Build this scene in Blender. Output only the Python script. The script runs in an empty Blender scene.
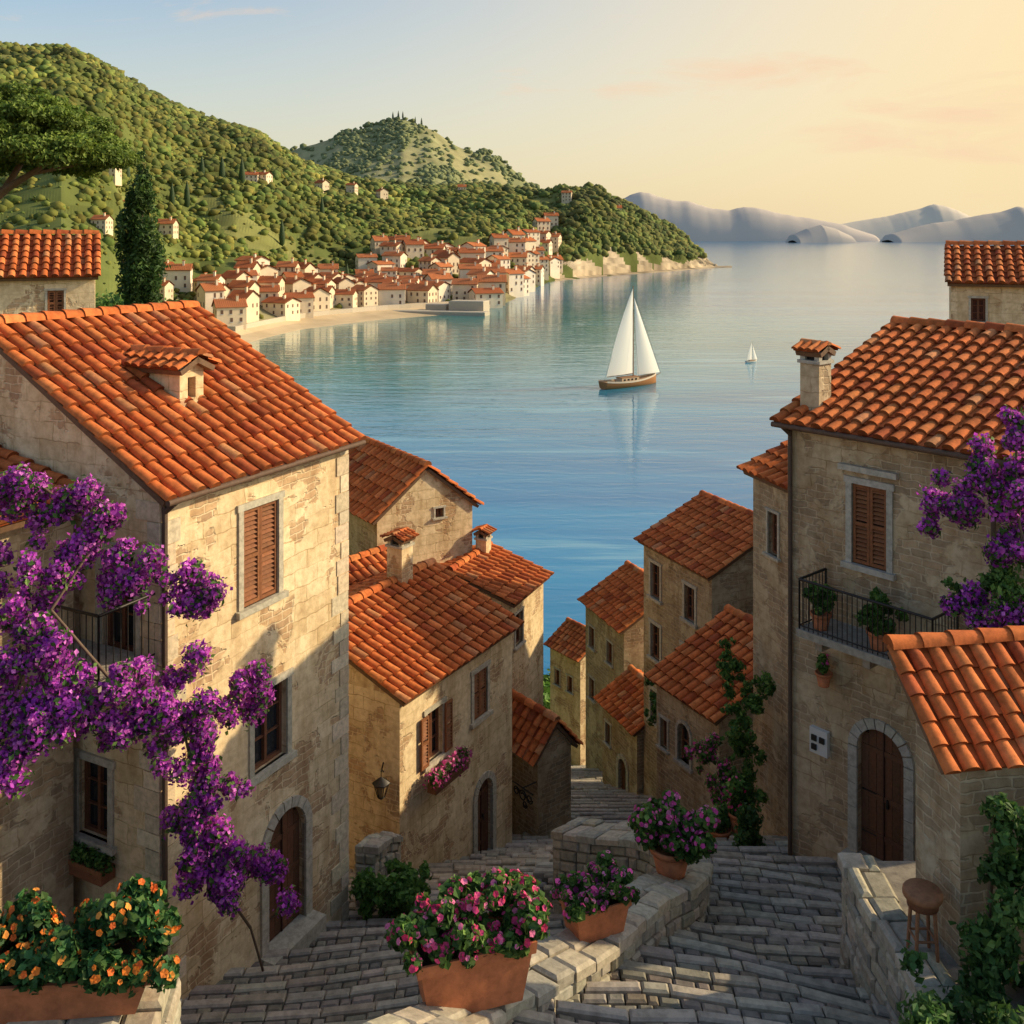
import bpy, math, random
import numpy as np
from mathutils import Vector, Matrix, noise as mnoise
R=random.Random(7); NR=np.random.RandomState(5)
sc=bpy.context.scene
SEA=-42.0

# ------------------------------------------------------------------ materials
def newmat(name):
    m=bpy.data.materials.new(name); m.use_nodes=True
    nt=m.node_tree; b=nt.nodes['Principled BSDF']
    return m,nt,b
def N(nt,t,**k):
    n=nt.nodes.new(t)
    for a,v in k.items(): setattr(n,a,v)
    return n
def mixc(nt,fac,a,b,mode='MIX'):
    n=nt.nodes.new('ShaderNodeMixRGB'); n.blend_type=mode
    for i,v in enumerate((fac,a,b)):
        if isinstance(v,(int,float)): n.inputs[i].default_value=v
        elif isinstance(v,tuple): n.inputs[i].default_value=(*v,1) if len(v)==3 else v
        else: nt.links.new(v,n.inputs[i])
    return n.outputs[0]
def ramp(nt,src,pts):
    r=nt.nodes.new('ShaderNodeValToRGB'); nt.links.new(src,r.inputs[0])
    e=r.color_ramp.elements
    while len(e)<len(pts): e.new(0.5)
    for i,(p,c) in enumerate(pts):
        e[i].position=p; e[i].color=(c,c,c,1) if isinstance(c,(int,float)) else (*c,1)
    return r.outputs[0]
def noise(nt,vec,scale,detail=5,rough=.55,dist=0):
    n=nt.nodes.new('ShaderNodeTexNoise'); n.inputs['Scale'].default_value=scale
    n.inputs['Detail'].default_value=detail; n.inputs['Roughness'].default_value=rough; n.inputs['Distortion'].default_value=dist
    if vec is not None: nt.links.new(vec,n.inputs['Vector'])
    return n.outputs['Fac'],n.outputs['Color']
def bump(nt,h,b,strength=.5,dist=.03):
    n=nt.nodes.new('ShaderNodeBump'); n.inputs['Strength'].default_value=strength; n.inputs['Distance'].default_value=dist
    nt.links.new(h,n.inputs['Height']); nt.links.new(n.outputs[0],b.inputs['Normal'])
def math2(nt,op,a,b):
    n=N(nt,'ShaderNodeMath',operation=op)
    for i,v in enumerate((a,b)):
        if isinstance(v,(int,float)): n.inputs[i].default_value=v
        else: nt.links.new(v,n.inputs[i])
    return n.outputs[0]

def wallmat(name,pl1,pl2,st1,st2,mort,amt):
    m,nt,b=newmat(name)
    tc=nt.nodes.new('ShaderNodeTexCoord'); uv=tc.outputs['UV']
    _,nc=noise(nt,uv,3.0,2)
    sub=N(nt,'ShaderNodeVectorMath',operation='SUBTRACT'); nt.links.new(nc,sub.inputs[0]); sub.inputs[1].default_value=(.5,.5,.5)
    scl=N(nt,'ShaderNodeVectorMath',operation='SCALE'); nt.links.new(sub.outputs[0],scl.inputs[0]); scl.inputs['Scale'].default_value=.13
    add=N(nt,'ShaderNodeVectorMath',operation='ADD'); nt.links.new(uv,add.inputs[0]); nt.links.new(scl.outputs[0],add.inputs[1])
    br=nt.nodes.new('ShaderNodeTexBrick'); nt.links.new(add.outputs[0],br.inputs['Vector'])
    br.inputs['Scale'].default_value=1; br.inputs['Brick Width'].default_value=.36; br.inputs['Row Height'].default_value=.125
    br.inputs['Mortar Size'].default_value=.016; br.inputs['Mortar Smooth'].default_value=.35; br.squash=.7; br.squash_frequency=3
    br.inputs['Color1'].default_value=(*st1,1); br.inputs['Color2'].default_value=(*st2,1); br.inputs['Mortar'].default_value=(*mort,1)
    n1,_=noise(nt,uv,1.15,4,.6,.4)
    mask=ramp(nt,n1,[(.60-amt*.25,0),(.63-amt*.25,1)])
    n2,_=noise(nt,uv,.55,4,.65)
    plc=mixc(nt,ramp(nt,n2,[(.40,0),(.60,1)]),pl1,pl2)
    n3,_=noise(nt,uv,6,5,.68)
    br2=nt.nodes.new('ShaderNodeTexBrick'); nt.links.new(add.outputs[0],br2.inputs['Vector'])
    br2.inputs['Scale'].default_value=1; br2.inputs['Brick Width'].default_value=.62; br2.inputs['Row Height'].default_value=.29; br2.inputs['Mortar Size'].default_value=.014; br2.inputs['Mortar Smooth'].default_value=.8
    br2.inputs['Color1'].default_value=(1,1,1,1); br2.inputs['Color2'].default_value=(.80,.76,.70,1); br2.inputs['Mortar'].default_value=(.55,.48,.39,1)
    n5,_=noise(nt,uv,.8,3,.6)
    gh=mixc(nt,ramp(nt,n5,[(.42,.12),(.58,.95)]),(1,1,1),br2.outputs['Color'])
    plc=mixc(nt,1.0,plc,gh,'MULTIPLY')
    base=mixc(nt,mask,plc,br.outputs['Color'])
    base=mixc(nt,.6,base,ramp(nt,n3,[(.30,(.56,.48,.38)),(.58,(1.06,1.05,1.02))]),'MULTIPLY')
    mp=N(nt,'ShaderNodeMapping'); nt.links.new(uv,mp.inputs[0]); mp.inputs['Scale'].default_value=(1.6,.25,1)
    n4,_=noise(nt,mp.outputs[0],1.2,4,.6)
    base=mixc(nt,.5,base,ramp(nt,n4,[(.36,(.58,.46,.34)),(.52,(1,1,1))]),'MULTIPLY')
    nt.links.new(base,b.inputs['Base Color']); b.inputs['Roughness'].default_value=.92; b.inputs['Specular IOR Level'].default_value=.15
    inv=math2(nt,'SUBTRACT',1,br.outputs['Fac'])
    h1=mixc(nt,mask,(1.25,1.25,1.25),inv)
    h1=mixc(nt,.15,h1,gh)
    h=mixc(nt,.3,h1,n3)
    bump(nt,h,b,.85,.04)
    return m
M={}
M['cream']=wallmat('plaster_cream',(.84,.67,.43),(.74,.57,.35),(.60,.40,.23),(.45,.30,.18),(.74,.57,.36),.24)
M['stone']=wallmat('plaster_stone',(.60,.48,.32),(.50,.39,.25),(.46,.33,.20),(.32,.24,.155),(.54,.42,.28),.48)
M['grey']=wallmat('stone_grey',(.50,.42,.30),(.42,.35,.25),(.41,.31,.20),(.29,.23,.16),(.46,.38,.27),.65)

def attrmat(name,rough=.8,nscale=12,nstr=.3,bumpd=.01,transl=0,spec=.3,det=3):
    m,nt,b=newmat(name)
    at=nt.nodes.new('ShaderNodeVertexColor'); at.layer_name='Col'
    col=at.outputs[0]
    if nscale:
        tc=nt.nodes.new('ShaderNodeTexCoord')
        f,_=noise(nt,tc.outputs['Object'],nscale,det,.65)
        col=mixc(nt,nstr*2,col,ramp(nt,f,[(.3,.5),(.62,1.15)]),'MULTIPLY')
        if bumpd: bump(nt,f,b,.6,bumpd)
    nt.links.new(col,b.inputs['Base Color']); b.inputs['Roughness'].default_value=rough
    b.inputs['Specular IOR Level'].default_value=spec
    if transl:
        tr=nt.nodes.new('ShaderNodeBsdfTranslucent'); nt.links.new(col,tr.inputs[0])
        mx=nt.nodes.new('ShaderNodeMixShader'); mx.inputs[0].default_value=transl
        out=nt.nodes['Material Output']
        nt.links.new(b.outputs[0],mx.inputs[1]); nt.links.new(tr.outputs[0],mx.inputs[2]); nt.links.new(mx.outputs[0],out.inputs[0])
    return m
M['tile']=attrmat('terracotta_tile',.85,7,.36,.014,spec=.15,det=4)
M['trim']=attrmat('cut_stone',.9,10,.32,.018,spec=.2,det=4)
M['wood']=attrmat('old_wood',.7,14,.25,.006)
M['leaf']=attrmat('leaf',.6,0,0,0,.35)
M['petal']=attrmat('petal',.6,0,0,0,.35)
M['paving']=attrmat('paving_stone',.8,7,.35,.02,spec=.25,det=4)
M['far']=attrmat('far_paint',.9,.25,.1,0,spec=.1)
M['hill']=attrmat('hill_ground',.95,.03,.3,0,spec=.05,det=5)
M['canopy']=attrmat('forest_canopy',.95,.3,.35,0,spec=.05)
M['haze']=attrmat('distant_island',1,0,0,0,spec=0)  # island colours have the distance haze painted into them
M['pot']=attrmat('terracotta_pot',.75,6,.35,.01,spec=.25,det=5)
M['sail']=attrmat('sail_cloth',.8,0,0,0,.2)
m,nt,b=newmat('window_glass'); b.inputs['Base Color'].default_value=(.02,.022,.025,1); b.inputs['Roughness'].default_value=.12; M['glass']=m
m,nt,b=newmat('wrought_iron'); b.inputs['Base Color'].default_value=(.03,.025,.022,1); b.inputs['Roughness'].default_value=.5; b.inputs['Metallic'].default_value=.4; M['iron']=m
MATL=['cream','stone','grey','tile','trim','wood','glass','iron','pot','leaf','petal','paving','far','sail']
MI={k:i for i,k in enumerate(MATL)}

# ------------------------------------------------------------------ mesh builder
class MB:
    def __init__(s): s.v=[];s.f=[];s.m=[];s.c=[];s.uv=[];s.sm=[]
    def face(s,pts,mat,col=(1,1,1),uv=None,sm=False):
        i=len(s.v); s.v.extend([tuple(p) for p in pts]); s.f.append(tuple(range(i,i+len(pts))))
        s.m.append(mat); s.c.append(col); s.uv.append(uv or [(p[0]+p[1],p[2]) for p in pts]); s.sm.append(sm)
    def strip(s,rows,mat,col,sm=True):
        i=len(s.v); n=len(rows[0])
        for r in rows: s.v.extend([tuple(p) for p in r])
        for a in range(len(rows)-1):
            for k in range(n-1):
                q=(i+a*n+k,i+a*n+k+1,i+(a+1)*n+k+1,i+(a+1)*n+k)
                s.f.append(q); s.m.append(mat); s.c.append(col); s.uv.append([(0,0)]*4); s.sm.append(sm)
    def box(s,x0,x1,y0,y1,z0,z1,mat,col=(1,1,1),T=None):
        P=[(x,y,z) for x in(x0,x1) for y in(y0,y1) for z in(z0,z1)]
        if T: P=[T(*p) for p in P]
        for q in((0,1,3,2),(4,6,7,5),(0,4,5,1),(2,3,7,6),(0,2,6,4),(1,5,7,3)):
            s.face([P[i] for i in q],mat,col)
    def cyl(s,p0,p1,r0,r1,mat,col,n=8,cap=True):
        p0=Vector(p0);p1=Vector(p1);d=(p1-p0).normalized()
        a=d.orthogonal().normalized();b=d.cross(a)
        A=[p0+(a*math.cos(t)+b*math.sin(t))*r0 for t in [i*2*math.pi/n for i in range(n+1)]]
        B=[p1+(a*math.cos(t)+b*math.sin(t))*r1 for t in [i*2*math.pi/n for i in range(n+1)]]
        s.strip([A,B],mat,col)
        if cap: s.face(A[:-1],mat,col); s.face(B[:-1],mat,col)
    def lathe(s,prof,c,mat,col,n=20,sx=1,sy=1):
        rows=[[(c[0]+r*sx*math.cos(i*2*math.pi/n),c[1]+r*sy*math.sin(i*2*math.pi/n),c[2]+z) for i in range(n+1)] for r,z in prof]
        s.strip(rows,mat,col)
    def obj(s,name,parent=None,loc=None,rot=0):
        me=bpy.data.meshes.new(name); me.from_pydata(s.v,[],s.f)
        used=sorted(set(s.m)); mp={k:i for i,k in enumerate(used)}
        for k in used: me.materials.append(M[MATL[k]])
        me.polygons.foreach_set('material_index',[mp[k] for k in s.m])
        me.polygons.foreach_set('use_smooth',s.sm)
        ca=me.color_attributes.new('Col','FLOAT_COLOR','CORNER'); ul=me.uv_layers.new(name='UVMap')
        cd=[];ud=[]
        for f,c,u in zip(s.f,s.c,s.uv):
            cd.extend((c[0],c[1],c[2],1)*len(f))
            for a in u: ud.extend(a)
        ca.data.foreach_set('color',cd); ul.data.foreach_set('uv',ud)
        me.update()
        o=bpy.data.objects.new(name,me); sc.collection.objects.link(o)
        if parent: o.parent=parent
        if loc: o.location=loc
        o.rotation_euler[2]=rot
        return o
def fastmesh(name,V,F,C,mat,smooth=False,parent=None):
    V=np.asarray(V,np.float32);F=np.asarray(F,np.int32);n,k=F.shape
    me=bpy.data.meshes.new(name); me.vertices.add(len(V)); me.vertices.foreach_set('co',V.ravel())
    me.loops.add(n*k); me.loops.foreach_set('vertex_index',F.ravel())
    me.polygons.add(n); me.polygons.foreach_set('loop_start',np.arange(0,n*k,k,dtype=np.int32))
    me.polygons.foreach_set('use_smooth',np.full(n,smooth))
    me.update(calc_edges=True); me.validate()
    ca=me.color_attributes.new('Col','FLOAT_COLOR','CORNER')
    cc=np.ones((n,k,4),np.float32); cc[:,:,:3]=np.asarray(C,np.float32).reshape(n,1,3) if np.ndim(C)==2 else C
    ca.data.foreach_set('color',cc.ravel()); me.materials.append(mat)
    o=bpy.data.objects.new(name,me); sc.collection.objects.link(o)
    if parent: o.parent=parent
    return o
def empty(name,loc=(0,0,0),rot=0):
    e=bpy.data.objects.new(name,None); sc.collection.objects.link(e); e.location=loc; e.rotation_euler[2]=rot; e.empty_display_size=.3; return e
def jit(c,a=.12):
    f=1+R.uniform(-a,a); return (c[0]*f*(1+R.uniform(-a,a)*.3),c[1]*f,c[2]*f*(1+R.uniform(-a,a)*.3))

# ------------------------------------------------------------------ leaves
def leaves(cents,rads,n,size,cols,shell=.55,seed=1,aspect=.55,flat=0):
    r=np.random.RandomState(seed); cents=np.array(cents,float); rads=np.array(rads,float)
    if rads.ndim==1: rads=np.repeat(rads[:,None],3,1)
    w=rads.prod(1)**(2/3); idx=r.choice(len(cents),n,p=w/w.sum())
    d=r.normal(size=(n,3)); d/=np.linalg.norm(d,axis=1)[:,None]
    rr=shell+(1-shell)*r.rand(n)**.6; rr*=1+.22*r.normal(size=n)*.8
    P=cents[idx]+d*rads[idx]*rr[:,None]
    nrm=d*(.8)+r.normal(size=(n,3))*.6; nrm[:,2]+=flat; nrm/=np.linalg.norm(nrm,axis=1)[:,None]
    t=r.normal(size=(n,3)); t-=nrm*(t*nrm).sum(1)[:,None]; t/=np.linalg.norm(t,axis=1)[:,None]; b=np.cross(nrm,t)
    s=size*(.6+.8*r.rand(n))[:,None]
    V=np.stack([P-t*s,P+b*s*aspect+nrm*s*.2,P+t*s,P-b*s*aspect+nrm*s*.2],1).reshape(-1,3)
    F=np.arange(n*4).reshape(n,4)
    cols=np.array(cols); ci=r.randint(len(cols),size=n)
    cl=(.75+.5*r.rand(len(cents)))[idx]
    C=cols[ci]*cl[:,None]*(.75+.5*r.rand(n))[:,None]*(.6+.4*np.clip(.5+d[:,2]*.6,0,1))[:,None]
    return V,F,C
G1=[(.09,.19,.035),(.12,.23,.045),(.06,.13,.03),(.18,.29,.06)]
G2=[(.05,.12,.03),(.08,.16,.035),(.11,.20,.045)]
PUR=[(.60,.08,.58),(.72,.12,.62),(.48,.06,.52),(.80,.22,.72),(.38,.04,.46)]
PINK=[(.85,.09,.28),(.75,.06,.2),(.88,.22,.42),(.7,.04,.14)]
MAG=[(.86,.12,.42),(.76,.08,.36),(.90,.27,.52)]
ORG=[(.9,.25,.03),(.85,.17,.03),(.95,.36,.06)]

# ------------------------------------------------------------------ roof tiles
def tilecol():
    r=R.random()
    if r<.64: c=(.57,.15,.042)
    elif r<.84: c=(.64,.195,.058)
    elif r<.94: c=(.40,.09,.03)
    else: c=(.54,.22,.09)
    return jit(c,.18)
def roofplane(mb,E0,u,v,W,Ln,tw=.3,tl=.42,seg=5):
    E0=Vector(E0);u=Vector(u);v=Vector(v).normalized();n=u.cross(v)
    nc=max(2,round(W/tw)); tw=W/nc; nr=max(1,math.ceil(Ln/tl)); tl=Ln/nr
    T=MI['tile']
    for j in range(nr):
        y0=j*tl-.04;y1=(j+1)*tl
        for i in range(nc):
            q=[E0+u*(i*tw)+v*y0+n*.045,E0+u*((i+1)*tw)+v*y0+n*.045,E0+u*((i+1)*tw)+v*y1+n*.01,E0+u*(i*tw)+v*y1+n*.01]
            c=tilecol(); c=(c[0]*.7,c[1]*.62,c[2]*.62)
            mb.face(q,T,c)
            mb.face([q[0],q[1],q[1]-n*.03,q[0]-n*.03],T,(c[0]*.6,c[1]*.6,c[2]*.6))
    a=[E0-n*.02,E0+u*W-n*.02,E0+u*W+v*Ln-n*.02,E0+v*Ln-n*.02]; bq=[p-n*.09 for p in a]
    wd=(.16,.09,.05)
    mb.face(bq,MI['wood'],wd)
    for k in range(4): mb.face([a[k],a[(k+1)%4],bq[(k+1)%4],bq[k]],MI['wood'],wd)
    for i in range(nc+1):
        for j in range(nr):
            y0=j*tl-.07+R.uniform(-.025,.025);y1=(j+1)*tl+.03
            x=i*tw+R.uniform(-.015,.015); x=min(max(x,.03),W-.03)
            r0=tw*.36;r1=tw*.29; l0=.055+R.uniform(0,.016);l1=.02
            x1=x+R.uniform(-.012,.012)
            A=[];B=[]
            for k in range(seg+1):
                t=math.pi*k/seg
                A.append(E0+u*(x-r0*math.cos(t))+v*y0+n*(l0+r0*.85*math.sin(t)))
                B.append(E0+u*(x1-r1*math.cos(t))+v*y1+n*(l1+r1*.8*math.sin(t)))
            c=tilecol(); mb.strip([A,B],T,c)
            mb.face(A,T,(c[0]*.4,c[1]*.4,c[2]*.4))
def ridgeline(mb,p0,p1,r=.13,seg=5,step=.4):
    p0=Vector(p0);p1=Vector(p1);L=(p1-p0).length;d=(p1-p0)/L;s=d.cross(Vector((0,0,1))).normalized();up=s.cross(d)
    n=max(1,round(L/step))
    for i in range(n):
        a=p0+d*(L*i/n-.03);b=p0+d*(L*(i+1)/n+.03);A=[];B=[]
        for k in range(seg+1):
            t=math.pi*k/seg
            A.append(a-s*r*1.1*math.cos(t)+up*(r*1.1*math.sin(t)-.02)); B.append(b-s*r*.9*math.cos(t)+up*(r*.9*math.sin(t)-.03))
        c=tilecol(); mb.strip([A,B],MI['tile'],c); mb.face(A,MI['tile'],(c[0]*.5,c[1]*.5,c[2]*.5)); mb.face(B,MI['tile'],(c[0]*.5,c[1]*.5,c[2]*.5))

# ------------------------------------------------------------------ walls & openings
SH=(.25,.095,.038); SH2=(.18,.07,.035)
def wall(mw,md,org,dr,inn,L,z0,z1,ops,mat,trimc=(.5,.44,.34),uo=0):
    def W(s,z,d=0): return (org[0]+dr[0]*s+inn[0]*d,org[1]+dr[1]*s+inn[1]*d,z)
    TR=MI['trim'];WD=MI['wood']
    def wb(s0,s1,za,zb_,d0,d1,m,c): md.box(s0,s1,d0,d1,za,zb_,m,c,T=lambda a,b,c_:W(a,c_,b))
    ss=sorted({0,L,*[o[1] for o in ops],*[o[2] for o in ops]}); zz=sorted({z0,z1,*[o[3] for o in ops],*[o[4] for o in ops]})
    for a,b in zip(ss,ss[1:]):
        for c,d in zip(zz,zz[1:]):
            ms=(a+b)/2;mz=(c+d)/2
            if any(o[1]<ms<o[2] and o[3]<mz<o[4] for o in ops): continue
            mw.face([W(a,c),W(b,c),W(b,d),W(a,d)],mat,(1,1,1),[(a+uo,c),(b+uo,c),(b+uo,d),(a+uo,d)])
    dp=.16
    for kind,a,b,c,d in ops:
        arch=kind in('door','arch'); r=(b-a)/2; cx=(a+b)/2; za=d-r
        def rev(p,q):
            mw.face([W(*p),W(*q),W(*q,dp),W(*p,dp)],mat,(1,1,1),[(p[0]+uo,p[1]),(q[0]+uo,q[1]),(q[0]+uo+.1,q[1]),(p[0]+uo+.1,p[1])])
        tc=lambda: jit(trimc,.08)
        if arch:
            n=12; pts=[(cx-r*math.cos(math.pi*k/n),za+r*math.sin(math.pi*k/n)) for k in range(n+1)]
            for k in range(n):
                p,q=pts[k],pts[k+1]
                mw.face([W(*p),W(*q),W(q[0],d),W(p[0],d)],mat,(1,1,1),[(p[0]+uo,p[1]),(q[0]+uo,q[1]),(q[0]+uo,d),(p[0]+uo,d)]); rev(p,q)
            rev((a,c),(a,za)); rev((b,c),(b,za))
            w=.17 if kind=='door' else .09
            nv=9
            for k in range(nv):
                t0=math.pi*k/nv+.02;t1=math.pi*(k+1)/nv-.02
                P=[(cx-rr*math.cos(t),za+rr*math.sin(t)) for rr,t in((r,t0),(r+w,t0),(r+w,(t0+t1)/2),(r+w,t1),(r,t1),(r,(t0+t1)/2))]
                cc=tc(); md.face([W(p[0],p[1],-.045) for p in P],TR,cc)
                for i in range(6):
                    p,q=P[i],P[(i+1)%6]; md.face([W(*p,-.045),W(*q,-.045),W(*q,.05),W(*p,.05)],TR,cc)
            for side in(-1,1):
                zc=c
                while zc<za-.05:
                    h=min(R.uniform(.28,.42),za-zc); x0=a-w if side<0 else b; wb(x0,x0+w,zc,zc+h-.012,-.045,.05,TR,tc()); zc+=h
            if kind=='door':
                npl=6; wc=(.14,.06,.03)
                for k in range(npl):
                    x0=a+(b-a)*k/npl+.004;x1=a+(b-a)*(k+1)/npl-.004
                    hh=za+math.sqrt(max(0,r*r-min(abs((x0+x1)/2-cx),r)**2))
                    wb(x0,x1,c,hh,dp-.05,dp-.01,WD,jit(wc,.25))
                wb(a,b,c,d,dp,dp+.02,WD,(.03,.015,.01))
                for zc in(c+.35,c+(za-c)*.55,za-.05): wb(a+.03,b-.03,zc,zc+.09,dp-.07,dp-.05,WD,jit(wc,.1))
                wb(cx-.012,cx+.012,c,d-.05,dp-.075,dp-.05,WD,(.05,.02,.012))
                wb(cx+.06,cx+.09,c+.95,c+1.1,dp-.1,dp-.05,MI['iron'],(1,1,1))
                for zc in (c+.4,c+(za-c)*.6): wb(a+.03,a+.3,zc-.02,zc,dp-.075,dp-.05,MI['iron'],(1,1,1))
                wb(a-.2,b+.2,c-.3,c,-.32,.1,TR,tc())
            else:
                wb(a,b,c,d,dp,dp+.02,MI['glass'],(1,1,1)); wb(cx-.02,cx+.02,c,d,dp-.04,dp,WD,SH2); wb(a,b,(c+d)/2-.02,(c+d)/2+.02,dp-.035,dp,WD,SH2)
                wb(a,a+.05,c,za,dp-.04,dp,WD,SH2);wb(b-.05,b,c,za,dp-.04,dp,WD,SH2)
                wb(a-.12,b+.12,c-.09,c,-.09,.05,TR,tc())
            continue
        for p,q in(((a,c),(a,d)),((b,c),(b,d)),((a,d),(b,d)),((a,c),(b,c))): rev(p,q)
        if kind=='hole': wb(a,b,c,d,dp+.1,dp+.12,WD,(.02,.015,.01)); continue
        big=(b-a)>.55; w=.11 if big else .06
        wb(a-w,a,c,d,-.035,.05,TR,tc()); wb(b,b+w,c,d,-.035,.05,TR,tc()); wb(a-w-.03,b+w+.03,d,d+w,-.045,.05,TR,tc()); wb(a-w-.06,b+w+.06,c-w*.9,c,-.10,.05,TR,tc())
        wb(a,b,c,d,dp,dp+.02,MI['glass'],(1,1,1))
        def leafpanel(x0,x1,d0,d1):
            cc=jit(SH,.12)
            wb(x0,x0+.05,c+.01,d-.01,d0,d1,WD,cc);wb(x1-.05,x1,c+.01,d-.01,d0,d1,WD,cc)
            for zc in(c+.01,(c+d)/2-.03,d-.07): wb(x0+.05,x1-.05,zc,zc+.06,d0,d1,WD,cc)
            z=c+.09
            while z<d-.1:
                if abs(z-(c+d)/2)>.05:
                    P=[W(x0+.05,z,d0+.002),W(x1-.05,z,d0+.002),W(x1-.05,z+.05,d1+.012),W(x0+.05,z+.05,d1+.012)]
                    md.face(P,WD,jit(SH,.18))
                z+=.075
        cx=(a+b)/2
        if kind=='shut':
            leafpanel(a+.01,cx-.004,.01,.05); leafpanel(cx+.004,b-.01,.01,.05); wb(a,b,c,d,.08,.09,WD,(.03,.012,.006))
        else:
            fc=jit(SH2,.15)
            wb(a,a+.06,c,d,dp-.06,dp,WD,fc);wb(b-.06,b,c,d,dp-.06,dp,WD,fc);wb(a+.06,b-.06,d-.06,d,dp-.06,dp,WD,fc);wb(a+.06,b-.06,c,c+.06,dp-.06,dp,WD,fc)
            wb(cx-.03,cx+.03,c+.06,d-.06,dp-.065,dp,WD,fc)
            for f in(.36,.68): wb(a+.06,b-.06,c+(d-c)*f-.012,c+(d-c)*f+.012,dp-.045,dp,WD,fc)
            if kind=='oshut':
                w2=(b-a)*.46; leafpanel(a-w2-.02,a-.02,-.1,-.06); leafpanel(b+.02,b+w2+.02,-.1,-.06)
def quoins(md,x,y,sx,sy,z0,z1,c=(.66,.53,.36)):
    z=z0;k=0
    while z<z1-.1:
        h=min(R.uniform(.24,.38),z1-z); la,lb=((.42,.24) if k%2 else (.24,.42)); la*=R.uniform(.75,1.25);lb*=R.uniform(.75,1.25)
        x0,x1=sorted((x-sx*R.uniform(.012,.028),x+sx*la)); y0,y1=sorted((y-sy*R.uniform(.012,.028),y+sy*lb))
        md.box(x0,x1,y0,y1,z+.008,z+h-.008,MI['trim'],jit(c,.16)); z+=h;k+=1
def house(name,P0,a,L,D,zb,ze,zr,ridge='A',ops={},mat='stone',og=.1,oe=.22,tw=.3,tl=.42,seg=5,quo=False,trimc=(.5,.44,.34),gutter=False,chim=[]):
    e=empty(name,(P0[0],P0[1],0),math.atan2(a[1],a[0]))
    mw=MB();md=MB();mr=MB(); mt=MI[mat]; uo=R.uniform(0,50)
    if ridge=='B': ax0,ax1,by0,by1=oe,L-oe,og,D-og; half=L/2
    else: ax0,ax1,by0,by1=og,L-og,oe,D-oe; half=D if ridge=='S' else D/2
    if ridge=='S': by1=D-.02
    sl=(zr-ze)/half; zt=ze+sl*oe-.07; zp=zr-.07
    if ridge=='S': zp=ze+sl*by1-.07
    lx=ax1-ax0;ly=by1-by0
    wl=[('f',(ax0,by0),(1,0),(0,1),lx),('r',(ax1,by0),(0,1),(-1,0),ly),('b',(ax1,by1),(-1,0),(0,-1),lx),('l',(ax0,by1),(0,-1),(1,0),ly)]
    for key,org,dr,inn,ln in wl:
        o2=[]
        for o in ops.get(key,[]):
            kind,s0,s1,c,d=o
            if key=='f': s0-=ax0;s1-=ax0
            elif key=='r': s0-=by0;s1-=by0
            elif key=='l': s0,s1=by1-s1,by1-s0
            o2.append((kind,s0,s1,c,d))
        top=zt
        if key=='b' and ridge=='S': top=zp
        wall(mw,md,org,dr,inn,ln,zb,top,o2,mt,trimc,uo+ {'f':0,'r':9,'b':20,'l':30}[key])
        def W(s,z): return (org[0]+dr[0]*s,org[1]+dr[1]*s,z)
        if (ridge=='A' and key in 'lr') or (ridge=='B' and key in 'fb'):
            mw.face([W(0,zt),W(ln,zt),W(ln/2,zp)],mt,(1,1,1),[(uo,zt),(uo+ln,zt),(uo+ln/2,zp)])
        if ridge=='S' and key=='r': mw.face([W(0,zt),W(ln,zt),W(ln,zp)],mt,(1,1,1),[(uo,zt),(uo+ln,zt),(uo+ln,zp)])
        if ridge=='S' and key=='l': mw.face([W(0,zt),W(ln,zt),W(0,zp)],mt,(1,1,1),[(uo,zt),(uo+ln,zt),(uo,zp)])
    H=zr-ze
    if ridge in 'AS':
        Ln=math.hypot(half,H); v=(0,half/Ln,H/Ln)
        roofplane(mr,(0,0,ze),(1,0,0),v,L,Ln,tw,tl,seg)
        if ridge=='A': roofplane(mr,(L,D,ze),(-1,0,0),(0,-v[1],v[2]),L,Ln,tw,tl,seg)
        ridgeline(mr,(0,half,zr+.06),(L,half,zr+.06),tw*.45,seg)
    else:
        Ln=math.hypot(half,H); 
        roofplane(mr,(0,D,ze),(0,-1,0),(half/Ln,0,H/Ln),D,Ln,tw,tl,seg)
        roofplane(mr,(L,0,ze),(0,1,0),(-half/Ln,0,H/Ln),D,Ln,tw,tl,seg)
        ridgeline(mr,(L/2,0,zr+.06),(L/2,D,zr+.06),tw*.45,seg)
    if quo:
        quoins(md,ax0,by0,1,1,zb,zt-.05); quoins(md,ax1,by0,-1,1,zb,zt-.05); 
    if gutter:
        md.cyl((-.02,-.07,ze-.03),(L+.02,-.07,ze-.03),.05,.05,MI['wood'],(.12,.07,.045),8)
        g=gutter if isinstance(gutter,list) else [ax0+.12]
        for gx in g:
            md.cyl((gx,by0-.07,ze-.1),(gx,by0-.07,zb+ .2),.04,.04,MI['wood'],(.10,.065,.045),8)
            md.cyl((gx,-.07,ze-.05),(gx,by0-.07,ze-.22),.04,.04,MI['wood'],(.10,.065,.045),8)
    for (ca,cb,cz0,cz1,w,capk) in chim:
        mc=MB()
        mc.box(ca-w/2,ca+w/2,cb-w/2,cb+w/2,cz0,cz1-.28,mt); mc.box(ca-w/2-.04,ca+w/2+.04,cb-w/2-.04,cb+w/2+.04,cz1-.28,cz1-.22,MI['trim'],trimc)
        for sx in(-1,1):
            for sy in(-1,1): mc.box(ca+sx*w*.38-.05,ca+sx*w*.38+.05,cb+sy*w*.38-.05,cb+sy*w*.38+.05,cz1-.22,cz1-.05,MI['trim'],trimc)
        mc.box(ca-w*.3,ca+w*.3,cb-w*.3,cb+w*.3,cz1-.22,cz1-.06,MI['wood'],(.02,.02,.02))
        h=w/2+.07
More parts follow.
